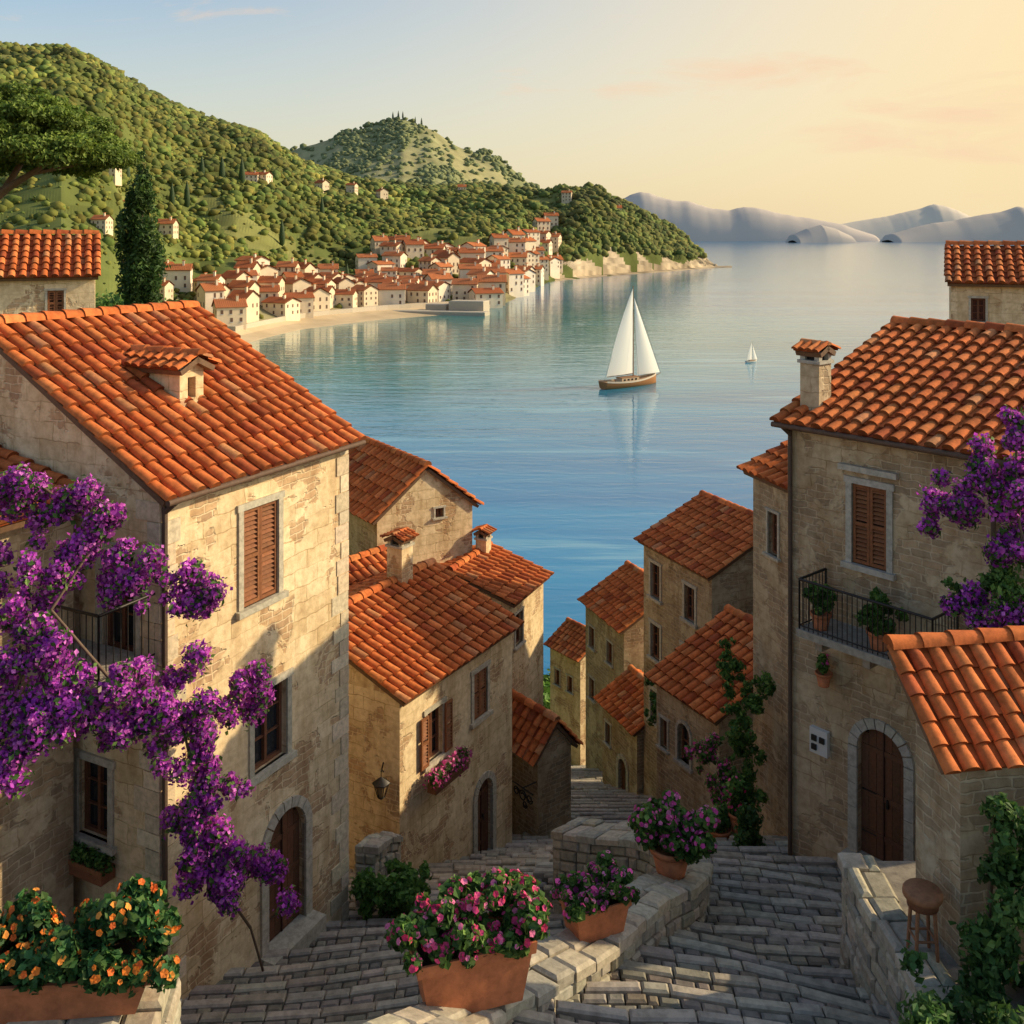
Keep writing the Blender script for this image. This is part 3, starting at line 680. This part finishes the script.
for (cx,cz,r,s) in((0,0,.17,1),(.3,.03,.13,-1),(-.28,.03,.13,1),(.1,-.2,.1,-1)):
    pts=[(cx+r*(1-.6*t)*math.cos(t*9*s),0,cz+r*(1-.6*t)*math.sin(t*9*s)) for t in [i/16 for i in range(17)]]
    for p,q in zip(pts,pts[1:]): mb.cyl(p,q,.02,.02,I,c1,5,False)
mb.cyl((-.45,0,.22),(.45,0,.22),.02,.02,I,c1,5); mb.cyl((0,.5,.22),(0,0,.22),.02,.02,I,c1,5); mb.obj('scrollwork',e)
e.rotation_euler[2]=math.atan2(-.78,.62)
# stool
e=empty('wooden_stool',(4.62,11.25,-8.1)); mb=MB(); wc=(.30,.13,.06)
mb.lathe([(0,.74),(.2,.74),(.215,.72),(.215,.67),(.2,.65),(0,.65)],(0,0,0),MI['wood'],wc,20)
mb.lathe([(.17,.65),(.17,.56),(.15,.56)],(0,0,0),MI['wood'],(.2,.08,.04),20)
for k in range(4):
    an=math.pi/4+k*math.pi/2; mb.cyl((.13*math.cos(an),.13*math.sin(an),.62),(.17*math.cos(an),.17*math.sin(an),0),.024,.02,MI['wood'],wc,8)
    an2=an+math.pi/2; mb.cyl((.155*math.cos(an),.155*math.sin(an),.22),(.155*math.cos(an2),.155*math.sin(an2),.22),.014,.014,MI['wood'],wc,6)
mb.obj('stool',e)

# ------------------------------------------------------------------ trees
def cypress(c,h,r,seed,n=12000):
    e=empty('cypress_tree',c); rr=random.Random(seed); cs=[];rd=[]
    for i in range(120):
        t=rr.random(); w=r*(math.sin(min(1,t*1.25+.12)*math.pi*.55)*(1-t**2.2)+.05); an=rr.uniform(0,6.28); q=rr.uniform(.2,.8)
        cs.append((math.cos(an)*w*q,math.sin(an)*w*q,h*(.02+.96*t))); s=max(.1,w*.36); rd.append((s,s,s*2.1))
    mb=MB(); mb.cyl((0,0,-1),(0,0,h*.7),r*.16,r*.05,MI['wood'],(.1,.07,.05)); mb.obj('trunk',e)
    fastmesh('crown',*leaves(cs,rd,n,.12,[(.05,.10,.028),(.07,.14,.035),(.11,.19,.04)],shell=.5,seed=seed,aspect=.4),M['leaf'],parent=e)
cypress((-16.3,44,-4.6),8.4,1.35,51)
e=empty('umbrella_pine_tree'); mb=MB()
def limb(pts,r0,r1):
    n=len(pts)-1
    for i,(p,q) in enumerate(zip(pts,pts[1:])): mb.cyl(p,q,r0+(r1-r0)*i/n,r0+(r1-r0)*(i+1)/n,MI['wood'],(.16,.10,.06),8)
limb([(-21.5,38,-5),(-21.2,38,-1),(-20.3,38,.9),(-19.3,38,1.7)],.3,.18)
limb([(-19.3,38,1.7),(-18.2,37.8,2.3),(-17,37.6,3.0)],.16,.07); limb([(-19.3,38,1.7),(-18.8,38.6,3),(-18,39,3.8)],.14,.06); limb([(-20.3,38,.9),(-20.5,37.5,3),(-20.6,37,4)],.16,.07)
limb([(-18.2,37.8,2.3),(-16.6,38.2,2.7),(-15.4,38.3,3.0)],.08,.035)
mb.obj('trunk_and_limbs',e); cs=[];rd=[]
for i in range(260):
    an=R.uniform(0,6.28); q=math.sqrt(R.random()); x=math.cos(an)*q; yv=math.sin(an)*q
    s=R.uniform(.3,.62); cs.append((-18.5+x*3.75,38+yv*3.2,2.75+ (1-q**3)*2.5*R.uniform(.0,1)+R.uniform(-.15,.3))); rd.append((s,s,s*.6))
fastmesh('crown',*leaves(cs,rd,60000,.095,[(.12,.19,.03),(.18,.26,.04),(.26,.34,.06)],shell=.55,seed=61,aspect=.5,flat=.5),M['leaf'],parent=e)
cs=[(R.uniform(.5,7),R.uniform(58,74),0) for _ in range(26)]; cs=[(x,y,zs(y)+R.uniform(1,4.6)) for x,y,_ in cs]
bush('shore_trees',cs,[R.uniform(1.0,1.8) for _ in cs],9000,.24,G1,63)
cs=[(-.325*y+R.uniform(-9,0),y,-4.3+R.uniform(-.5,.8)-max(0,(y-55)*.15)) for y in [R.uniform(48,80) for _ in range(30)]]
bush('hillside_shrubs',cs,[R.uniform(.6,1.2) for _ in cs],9000,.16,G1,64)

# ------------------------------------------------------------------ far coast
KS=[-.8,-.6,-.45,-.40,-.36,-.33,-.312,-.277,-.212,-.132,-.032,0,.038,.088,.15,.203,.215]
YS=[140,140,150,190,345,372,380,374,442,494,540,640,894,1000,1130,1273,1290]
KE=[-.8,-.6,-.498,-.45,-.41,-.36,-.31,-.25,-.21,-.16,-.09,-.04,.03,.07,.1,.13,.15,.18,.2,.215]
EE=[.21,.2,.186,.186,.170,.140,.118,.098,.072,.056,.046,.050,.042,.038,.030,.022,.010,-.012,-.03,-.04]
def ys_(k): return float(np.interp(k,KS,YS))
def yc_(k): return float(np.interp(k,[-.8,-.3,0,.215],[1200,1200,1300,1370]))
def far(k,Y):
    s=ys_(k); c=yc_(k); zc=float(np.interp(k,KE,EE))*c; d=Y-s
    if d<0: return SEA+d*.12
    cliff=sst(.03,.08,k)
    z=SEA+min(d,30)*.05
    t=(d-28)/(c-s-28)
    if t>0:
        tt=min(t,1.0); f=tt*(1-cliff)+cliff*(tt**.5); f=f*.92+.08*sst(0,.5,tt)
        z+=(zc+40.5-0)*f
        nz=mnoise.fractal(Vector((k*Y*.006,Y*.006,3.1)),1,2,4)
        z+=nz*24*min(1,t*4)*min(1,(zc+42)/90)*(1-.75*sst(.8,1.0,tt))
        if cliff>0: z+=cliff*min(1,t*8)*9*mnoise.fractal(Vector((k*Y*.03,Y*.03,8)),.8,2,4)
    if t>1: z-= (Y-c)*.3
    return z
ks=np.concatenate([np.linspace(-.8,.04,280),np.linspace(.043,.22,130)]); ts=np.concatenate([np.linspace(-.12,.12,28),np.linspace(.135,1.35,95)])
V=[];D=[]
for t in ts:
    for k in ks:
        s=ys_(k); c=yc_(k); Y=s+(c-s)*t; V.append((k*Y,Y,far(k,Y))); D.append((k,Y-s,t))
nx=len(ks); F=[(j*nx+i,j*nx+i+1,(j+1)*nx+i+1,(j+1)*nx+i) for j in range(len(ts)-1) for i in range(nx-1)]
C=[]
for f in F:
    k,d,t=D[f[0]]; x,y,z=V[f[0]]
    n1=mnoise.noise(Vector((x*.01,y*.01,0))); n2=mnoise.noise(Vector((x*.035,y*.035,5))); n3=mnoise.noise(Vector((x*.09,y*.09,2+z*.2)))
    gr=np.array((.125,.145,.042))*(1+.5*n1+.4*n2)
    if n1>.3 and t>.2: gr=gr*.6+np.array((.30,.27,.10))*.4
    if d<34 and -.345<k<-.02: gr=np.array((.56,.43,.27))
    elif k>.04 and z<-42+ (17 if k>.09 else 9)+26*n2+14*n1: gr=np.array((.38,.30,.20))*(1+.5*n2+.7*n3)
    elif d<90 and k<.02: gr=np.array((.26,.23,.12))
    C.append(gr)
fastmesh('coastal_hills',V,F,np.clip(np.array(C),0.02,1),M['hill'],False)
def hill2(k,Y):
    e_=float(np.interp(k,[-.30,-.21,-.16,-.11,-.08,-.03,.01,.04,.08,.12],[.05,.090,.103,.116,.108,.083,.06,.043,.01,-.03])); c=2100
    z=e_*c+14*mnoise.fractal(Vector((k*16,Y*.004,1)),1,2,4)
    return z-abs(Y-c)*.42+ (0 if Y<c else -10)
ks=np.linspace(-.34,.14,160); yy=np.linspace(1450,2500,70); nx=len(ks)
V=[(k*Y,Y,hill2(k,Y)) for Y in yy for k in ks]
F=[(j*nx+i,j*nx+i+1,(j+1)*nx+i+1,(j+1)*nx+i) for j in range(len(yy)-1) for i in range(nx-1)]
C=[]
for f in F:
    x,y,z=V[f[0]]; n1=mnoise.noise(Vector((x*.006,y*.006,2))); n2=mnoise.noise(Vector((x*.02,y*.02,7)))
    q=sst(-.15,.2,n1)
    gr=np.array((.25,.26,.13))*(1+.3*n2); gr=gr*(1-q*.6)+np.array((.42,.37,.19))*q*.6  # paler greens: distance haze put into the base colour
    C.append(gr)
fastmesh('background_hill',V,F,np.array(C),M['hill'],True)
import bmesh
bm=bmesh.new(); bmesh.ops.create_icosphere(bm,subdivisions=1,radius=1); bm.verts.ensure_lookup_table()
iv=np.array([v.co[:] for v in bm.verts]); fi=np.array([[v.index for v in f.verts] for f in bm.faces]); bm.free()
def canopy(name,pts,rads,cols):
    n=len(pts); r=NR
    V=iv[None]*(1+.18*r.normal(size=(n,len(iv),1)))*np.array(rads)[:,None,None]*np.array([1,1,.75])
    V=V+np.array(pts)[:,None,:]
    F=(fi[None]+(np.arange(n)*len(iv))[:,None,None]).reshape(-1,3)
    C=np.repeat(np.array(cols)[:,None,:],len(fi),1).reshape(-1,3)
    fastmesh(name,V.reshape(-1,3),F,C,M['canopy'],True)
pts=[];rd=[];cl=[]
while len(pts)<21000:
    k=R.uniform(-.62,.20); s=ys_(k); c=yc_(k); t=R.random()**.75*1.04; Y=s+(c-s)*t; d=Y-s
    if d<45: continue
    x=k*Y; n1=mnoise.noise(Vector((x*.01,Y*.01,0))); n2=mnoise.noise(Vector((x*.02,Y*.02,9))); n3=mnoise.noise(Vector((x*.006,Y*.006,4)))
    if -.32<k<.04 and d<(110 if k<-.03 else 200) and R.random()<.8: continue
    if n1>.3 and R.random()<.7: continue
    if n2<-.35 and R.random()<.45: continue
    z=far(k,Y)
    if k>.04 and (z<-28+16*n2): continue
    r=R.choice((1.3,2.0,2.8,3.8,5.2))*R.uniform(.8,1.15)*(Y/1000)**.7; pts.append((x,Y,z+r*.25)); rd.append(r)
    b=R.uniform(.6,1.25)*(1+.6*n2+.5*n3); hz=min(1,Y/1300)*.03; yl=R.uniform(.8,1.3)  # hz: distance haze added to the tree colour, growing with range
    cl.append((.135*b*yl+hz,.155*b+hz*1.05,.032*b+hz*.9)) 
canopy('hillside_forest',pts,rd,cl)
pts=[];rd=[];cl=[]
while len(pts)<2800:
    k=R.uniform(-.3,.1);Y=R.uniform(1650,2110); x=k*Y; n1=mnoise.noise(Vector((x*.006,Y*.006,2)))
    if n1>0 and R.random()<.8: continue
    r=R.uniform(3,8); pts.append((x,Y,hill2(k,Y)+r*.1)); rd.append(r); b=R.uniform(.8,1.15); cl.append((.20*b,.225*b,.11*b))  # tree colour lightened to carry distance haze
canopy('background_forest',pts,rd,cl)
mbc=MB()
for k,Y in [(-.385,520),(-.37,560),(-.34,620),(-.325,640),(-.29,760),(-.23,640),(-.165,590),(-.31,700),(-.42,480),(-.27,700),(-.19,760),(-.445,430)]+[(R.uniform(-.125,-.085),2090) for _ in range(5)]:
    z=hill2(k,Y) if Y>2000 else far(k,Y); h=R.uniform(14,21)*(1 if Y<1500 else 1.0); r=h*.12
    mbc.lathe([(0,-2),(r*.8,1),(r,h*.3),(r*.75,h*.6),(r*.3,h*.88),(0,h)],(k*Y,Y,z),MI['leaf'],(.06,.10,.035) if Y<2000 else (.14,.17,.11),7)  # farthest cypresses get a haze-paled colour
mbc.obj('distant_cypresses')
def island(k0,k1,Y,prof,col):
    n=140; V=[];F=[]
    qs=[-1,-.85,-.7,-.5,-.3,-.12,0,.4,1]
    for j,q in enumerate(qs):
        for i in range(n+1):
            t=i/n;k=k0+(k1-k0)*t; e_=float(np.interp(t,[p[0] for p in prof],[p[1] for p in prof]))*Y/1000
            nz=mnoise.fractal(Vector((k*26,q*.5,Y)),.8,2,5)
            h=(max(0,e_)*(1+.07*nz)+42)*(1-abs(q)**2.2)-42-(8 if abs(q)==1 else 0)-(30 if e_<=0 else 0)
            V.append((k*Y,Y+q*Y*.03,h))
    for j in range(len(qs)-1):
        for i in range(n): F.append((j*(n+1)+i,j*(n+1)+i+1,(j+1)*(n+1)+i+1,(j+1)*(n+1)+i))
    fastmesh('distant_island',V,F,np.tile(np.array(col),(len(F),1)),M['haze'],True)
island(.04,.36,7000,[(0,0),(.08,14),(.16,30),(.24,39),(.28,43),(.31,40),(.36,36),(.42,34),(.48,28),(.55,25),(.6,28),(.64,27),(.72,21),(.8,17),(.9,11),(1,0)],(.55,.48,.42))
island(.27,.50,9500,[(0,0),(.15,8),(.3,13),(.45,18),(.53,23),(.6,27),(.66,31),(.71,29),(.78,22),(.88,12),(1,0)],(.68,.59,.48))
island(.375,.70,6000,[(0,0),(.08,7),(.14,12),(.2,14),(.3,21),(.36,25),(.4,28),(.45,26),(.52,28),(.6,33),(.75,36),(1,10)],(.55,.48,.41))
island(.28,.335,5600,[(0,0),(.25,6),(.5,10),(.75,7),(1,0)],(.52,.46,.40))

def townmesh(i):
    r=random.Random(i); mb=MB(); w=r.uniform(9,14);d=r.uniform(8,11);h=r.uniform(6.5,11); rh=r.uniform(1.6,2.5); F_=MI['far']
    wc=r.choice([(.72,.58,.40),(.76,.63,.45),(.66,.50,.33),(.78,.66,.50)]); rc=r.choice([(.54,.18,.07),(.60,.22,.09),(.50,.16,.065)])
    mb.box(-w/2,w/2,-d/2,d/2,-6,h,F_,wc)
    for s in(-1,1): mb.face([(s*w/2,-d/2,h),(s*w/2,d/2,h),(s*w/2,0,h+rh)],F_,wc)
    o=.6
    for s in(-1,1):
        P=[(-w/2-o,s*(d/2+o),h-.2),(w/2+o,s*(d/2+o),h-.2),(w/2+o,0,h+rh+.3),(-w/2-o,0,h+rh+.3)]
        mb.face(P,F_,rc); mb.face([(p[0],p[1],p[2]-.35) for p in P],F_,(.2,.1,.06))
        mb.face([P[0],P[1],(P[1][0],P[1][1],P[1][2]-.35),(P[0][0],P[0][1],P[0][2]-.35)],F_,(.3,.12,.06))
        n=int((w)/.7)
        for q in range(n):
            x=-w/2-o+(w+2*o)*(q+.5)/n; mb.face([(x-.15,s*(d/2+o),h+.02),(x+.15,s*(d/2+o),h+.02),(x+.15,0,h+rh+.5),(x-.15,0,h+rh+.5)],F_,(rc[0]*.8,rc[1]*.75,rc[2]*.75))
    nf=int(h//3)
    for s in(-1,1):
        for fl in range(nf):
            for q in range(3):
                x=-w/2+w*(q+.5)/3+r.uniform(-.3,.3); z=1+fl*3.1
                if r.random()<.8:
                    y=s*(d/2); mb.box(x-.5,x+.5,min(y,y+s*.08),max(y,y+s*.08),z,z+1.6,F_,(.16,.10,.07))
                    mb.box(x-.7,x+.7,min(y,y+s*.2),max(y,y+s*.2),z-.2,z-.02,F_,(wc[0]*.8,)*3)
                y2=-d/2+d*(q+.5)/3; x2=s*w/2
                if r.random()<.7: mb.box(min(x2,x2+s*.08),max(x2,x2+s*.08),y2-.45,y2+.45,z,z+1.5,F_,(.16,.10,.07))
    mb.box(w*.2,w*.2+1,-d*.2,-d*.2+1,h,h+rh+1.6,F_,wc); mb.box(w*.2-.2,w*.2+1.2,-d*.2-.2,-d*.2+1.2,h+rh+1.6,h+rh+1.9,F_,rc)
    o_=mb.obj('tmp'); me=o_.data; bpy.data.objects.remove(o_); return me
TM=[townmesh(i) for i in range(10)]
placed=[]
def put(k,Y,s=1,rot=None,z=None):
    x=k*Y
    for (px,py,pr) in placed:
        if (px-x)**2+(py-Y)**2<(pr+6.6*s)**2*.85: return False
    o=bpy.data.objects.new('distant_house',R.choice(TM)); sc.collection.objects.link(o)
    zz=far(k,Y) if z is None else z
    o.location=(x,Y,zz); o.rotation_euler[2]=R.uniform(-.9,.9) if rot is None else rot; o.scale=(s*R.uniform(.85,1.1),s,s*R.uniform(.85,1.25)); placed.append((x,Y,6.6*s)); return True
for _ in range(2600):
    k=R.uniform(-.305,.042); s=ys_(k)
    if k<-.15: d=R.uniform(42,130 if abs(k+.22)<.05 else 95)
    elif k<-.03: d=R.uniform(42,200)
    else: d=R.uniform(20,200)
    if len(placed)>105: break
    put(k,s+d,1.0 if k<-.1 else 1.1+ (k+.1)*1.8)
for k,Y,s in [(-.475,465,.6),(-.455,455,.6),(-.44,470,.65),(-.43,450,.55),(-.42,475,.6),(-.40,455,.6),(-.385,480,.6),(-.345,538,.9),(-.33,545,.9),(-.35,470,.8),(-.335,460,.9),(-.41,380,.6),(-.35,430,.7),(-.26,780,.9),(-.25,790,.9),(-.16,1047,1),(-.13,1060,1),(-.05,1150,1),(.055,1200,1.1),(.105,1230,1.1),(-.19,900,.9)]:
    put(k,Y,s)
mb=MB(); SC=(.50,.43,.33)
for i in range(26):
    k0=-.335+i*.0117;k1=k0+.0117; y0=ys_(k0)+34;y1=ys_(k1)+34; z=SEA
    P=[(k0*y0,y0,z),(k1*y1,y1,z),(k1*y1,y1,z+4.6),(k0*y0,y0,z+4.6)]; Q=[(p[0],p[1]+5,p[2]) for p in P]
    c=jit(SC,.08); mb.face(P,MI['trim'],c); mb.face([P[3],P[2],Q[2],Q[3]],MI['trim'],c)
mb.obj('promenade_wall')
mb=MB()
T=lambda x,y,z:(-20+x*.93+y*.3,524+y-x*.25,SEA+z)
stone(mb,T,-46,8,-5,3,-3,2.0,MI['trim'],(.46,.40,.31),.5,.3); stone(mb,T,-16,4,4,14,-3,7,MI['trim'],(.50,.43,.33),.4,.4); stone(mb,T,-30,-18,5,13,-3,5,MI['trim'],(.48,.41,.31),.4,.4)
mb.obj('stone_jetty')

# ------------------------------------------------------------------ boats
def sailboat(name,loc,L,Hm,rot,hullc):
    e=empty(name,loc,rot); mb=MB(); rows=[]
    ns=14
    for i in range(ns+1):
        t=i/ns; x=-L/2+L*t; w=L*.13*(math.sin(math.pi*min(1,(t*.82+.18)))**.6 if t<1 else 0)*(1 if t<.97 else .4); w=max(w,.02)
        sheer=L*.075+L*.05*(t-.4)**2*3; keel=-L*.03*(1-abs(2*t-1)**3)
        rows.append([(x,-w,sheer),(x,-w*.96,sheer*.75),(x,-w*.75,sheer*.15),(x,-w*.3,keel),(x,0,keel*1.2),(x,w*.3,keel),(x,w*.75,sheer*.15),(x,w*.96,sheer*.75),(x,w,sheer)])
    mb.strip(rows,MI['wood'],hullc); mb.face(rows[0],MI['wood'],hullc)
    mb.strip([[ (r[0][0],r[0][1],r[0][2]-.06*L/17),(r[8][0],r[8][1],r[8][2]-.06*L/17)] for r in rows],MI['wood'],(.4,.22,.1),False)
    mb.strip([[ (r[0][0],r[0][1]*1.03,r[0][2]+.02*L),(r[0][0],r[0][1]*1.03,r[0][2]-.004*L)] for r in rows],MI['far'],(.6,.5,.38),False)
    mb.strip([[ (r[8][0],r[8][1]*1.03,r[8][2]+.02*L),(r[8][0],r[8][1]*1.03,r[8][2]-.004*L)] for r in rows],MI['far'],(.6,.5,.38),False)
    mb.box(-L*.2,L*.12,-L*.06,L*.06,L*.06,L*.13,MI['far'],(.55,.42,.28)); mb.box(-L*.21,L*.13,-L*.065,L*.065,L*.13,L*.137,MI['wood'],(.3,.14,.06))
    for q in range(4): mb.box(-L*.17+q*L*.07,-L*.135+q*L*.07,-L*.063,L*.063,L*.09,L*.115,MI['glass'])
    mb.obj('hull',e)
    mb=MB(); xm=L*.06
    mb.cyl((xm,0,0),(xm,0,Hm),L*.009,L*.005,MI['wood'],(.25,.13,.06),8); mb.cyl((xm,0,L*.17),(-L*.42,0,L*.16),L*.006,L*.005,MI['wood'],(.25,.13,.06),8)
    mb.cyl((L*.5,0,L*.11),(L*.6,0,L*.14),L*.006,L*.003,MI['wood'],(.25,.13,.06),6)
    for p,q in(((xm,0,Hm*.97),(L*.59,0,L*.14)),((xm,0,Hm*.99),(-L*.48,0,L*.1)),((xm,0,Hm*.8),(xm,L*.12,L*.08)),((xm,0,Hm*.8),(xm,-L*.12,L*.08))): mb.cyl(p,q,L*.0015,L*.0015,MI['iron'],(1,1,1),4,False)
    mb.obj('mast_and_rigging',e)
    mb=MB()
    def sail(A,B,Ctop,belly,col,rnd=0):
        A=Vector(A);B=Vector(B);Ct=Vector(Ctop);rows=[];n=10
        for i in range(n+1):
            t=i/n; l=A.lerp(Ct,t); r=B.lerp(Ct,t); r=r+(r-l).normalized()*rnd*math.sin(math.pi*t) if (r-l).length>1e-3 else r
            rows.append([l.lerp(r,s/8)+Vector((0,1,0))*belly*math.sin(math.pi*s/8)*(1-t)**.6 for s in range(9)])
        mb.strip(rows,MI['sail'],col)
    sail((xm-.1,0,L*.18),(-L*.43,0,L*.17),(xm-.1,0,Hm*.98),-L*.03,(.92,.87,.76),L*.035)
    sail((L*.57,0,L*.15),(xm+L*.08,0,L*.15),(xm+L*.02,0,Hm*.88),-L*.03,(.92,.87,.76),0)
    mb.obj('sails',e)
sailboat('sailboat',(32.8,278,SEA),20.0,27.8,math.radians(36),(.38,.16,.055))
sailboat('small_sailboat',(79,330,SEA),5.2,6.8,math.radians(36),(.7,.66,.6))

# ------------------------------------------------------------------ sea
m,nt,b=newmat('sea_water')
geo=nt.nodes.new('ShaderNodeNewGeometry'); pos=geo.outputs['Position']
mp=N(nt,'ShaderNodeMapping'); nt.links.new(pos,mp.inputs[0]); mp.inputs['Scale'].default_value=(.35,1,1)
h1,_=noise(nt,mp.outputs[0],.28,3,.6,.4); h2,_=noise(nt,mp.outputs[0],.035,3,.55,.3)
mp2=N(nt,'ShaderNodeMapping'); nt.links.new(pos,mp2.inputs[0]); mp2.inputs['Scale'].default_value=(.12,1,1)
h3,_=noise(nt,mp2.outputs[0],.03,4,.6,.3); h4,_=noise(nt,mp2.outputs[0],.13,4,.6,.2)
def dist(c,r0,r1):
    n=N(nt,'ShaderNodeVectorMath',operation='DISTANCE'); nt.links.new(pos,n.inputs[0]); n.inputs[1].default_value=c
    mr=N(nt,'ShaderNodeMapRange'); nt.links.new(n.outputs['Value'],mr.inputs[0]); mr.inputs[1].default_value=r0; mr.inputs[2].default_value=r1; mr.inputs[3].default_value=1; mr.inputs[4].default_value=0
    mr.interpolation_type='SMOOTHSTEP'
    return mr.outputs[0]
col=mixc(nt,ramp(nt,h3,[(.38,0),(.62,1)]),(.005,.12,.32),(.013,.22,.44))
col=mixc(nt,dist((-110,430,SEA),90,330),col,(.035,.19,.18))  # greener near shore: shallow tint plus hill reflection painted into colour
col=mixc(nt,ramp(nt,h4,[(.57,0),(.66,.45)]),col,(.22,.46,.56))  # pale streaks: water sparkle painted into the base colour
nt.links.new(col,b.inputs['Base Color']); b.inputs['Roughness'].default_value=.08; b.inputs['IOR'].default_value=1.36
hh=mixc(nt,.45,h2,h1); bump(nt,hh,b,.38,.8)
me=bpy.data.meshes.new('sea'); S=40000
me.from_pydata([(-S,40,SEA),(S,40,SEA),(S,S,SEA),(-S,S,SEA)],[],[(0,1,2,3)]); me.materials.append(m)
o=bpy.data.objects.new('sea',me); sc.collection.objects.link(o)

# ------------------------------------------------------------------ light
AZ=math.radians(77);EL=math.radians(25)
s=Vector((math.cos(EL)*math.sin(AZ),math.cos(EL)*math.cos(AZ),math.sin(EL)))
ld=bpy.data.lights.new('sun','SUN'); ld.energy=5.0; ld.angle=math.radians(.6); ld.color=(1,.82,.52)
lo=bpy.data.objects.new('sun',ld); sc.collection.objects.link(lo); lo.rotation_euler=s.to_track_quat('Z','Y').to_euler(); lo.location=(60,20,60)
w=bpy.data.worlds.new('World'); sc.world=w; w.use_nodes=True; nt=w.node_tree; bg=nt.nodes['Background']
sky=nt.nodes.new('ShaderNodeTexSky'); sky.sky_type='NISHITA'; sky.sun_disc=False; sky.sun_elevation=EL; sky.sun_rotation=AZ; sky.dust_density=2.0; sky.air_density=1.0; sky.ozone_density=1.5
tc=nt.nodes.new('ShaderNodeTexCoord'); dirv=tc.outputs['Generated']
gd=Vector((math.sin(math.radians(40)),math.cos(math.radians(40)),.06)).normalized()
dt=N(nt,'ShaderNodeVectorMath',operation='DOT_PRODUCT'); nt.links.new(dirv,dt.inputs[0]); dt.inputs[1].default_value=gd
pw=math2(nt,'POWER',math2(nt,'MAXIMUM',dt.outputs['Value'],0),3.8)
base=mixc(nt,1.0,sky.outputs[0],(1.85,1.85,1.75),'MULTIPLY')
col=mixc(nt,pw,base,(9.6,7.2,3.7))
sep=nt.nodes.new('ShaderNodeSeparateXYZ'); nt.links.new(dirv,sep.inputs[0])
hz=ramp(nt,sep.outputs[2],[(0.0,.65),(.22,0)])
col=mixc(nt,hz,col,(8.1,6.7,4.3))
mp=N(nt,'ShaderNodeMapping'); nt.links.new(dirv,mp.inputs[0]); mp.inputs['Scale'].default_value=(2.2,2.2,9); mp.inputs['Location'].default_value=(.3,.1,.35)
cn,_=noise(nt,mp.outputs[0],3.4,8,.62,.5)
def cloudblob(c,sx,sz_,k):
    v=N(nt,'ShaderNodeVectorMath',operation='SUBTRACT'); nt.links.new(dirv,v.inputs[0]); v.inputs[1].default_value=c
    q=N(nt,'ShaderNodeVectorMath',operation='MULTIPLY'); nt.links.new(v.outputs[0],q.inputs[0]); q.inputs[1].default_value=(1/sx,1/sx,1/sz_)
    l=N(nt,'ShaderNodeVectorMath',operation='LENGTH'); nt.links.new(q.outputs[0],l.inputs[0])
    f=math2(nt,'MAXIMUM',math2(nt,'SUBTRACT',1,l.outputs['Value']),0)
    return math2(nt,'MULTIPLY',f,k)
bl=math2(nt,'ADD',cloudblob((.235,.963,.157),.14,.034,.48),cloudblob((.405,.90,.10),.17,.055,.36))
bl=math2(nt,'ADD',bl,cloudblob((.10,.985,.145),.12,.02,.25))
cf=ramp(nt,math2(nt,'ADD',cn,bl),[(.62,0),(.90,.8)])
col=mixc(nt,cf,col,(8.8,6.1,4.1))
nt.links.new(col,bg.inputs[0]); bg.inputs[1].default_value=.108

cd=bpy.data.cameras.new('camera'); co=bpy.data.objects.new('camera',cd); sc.collection.objects.link(co)
co.location=(0,0,0); co.rotation_euler=(math.radians(90),0,0); cd.sensor_width=36; cd.lens=36*1000/1024; cd.shift_y=-277/1024; cd.clip_start=.1; cd.clip_end=100000
sc.camera=co
sc.view_settings.view_transform='Standard'; sc.view_settings.look='None'; sc.view_settings.exposure=0
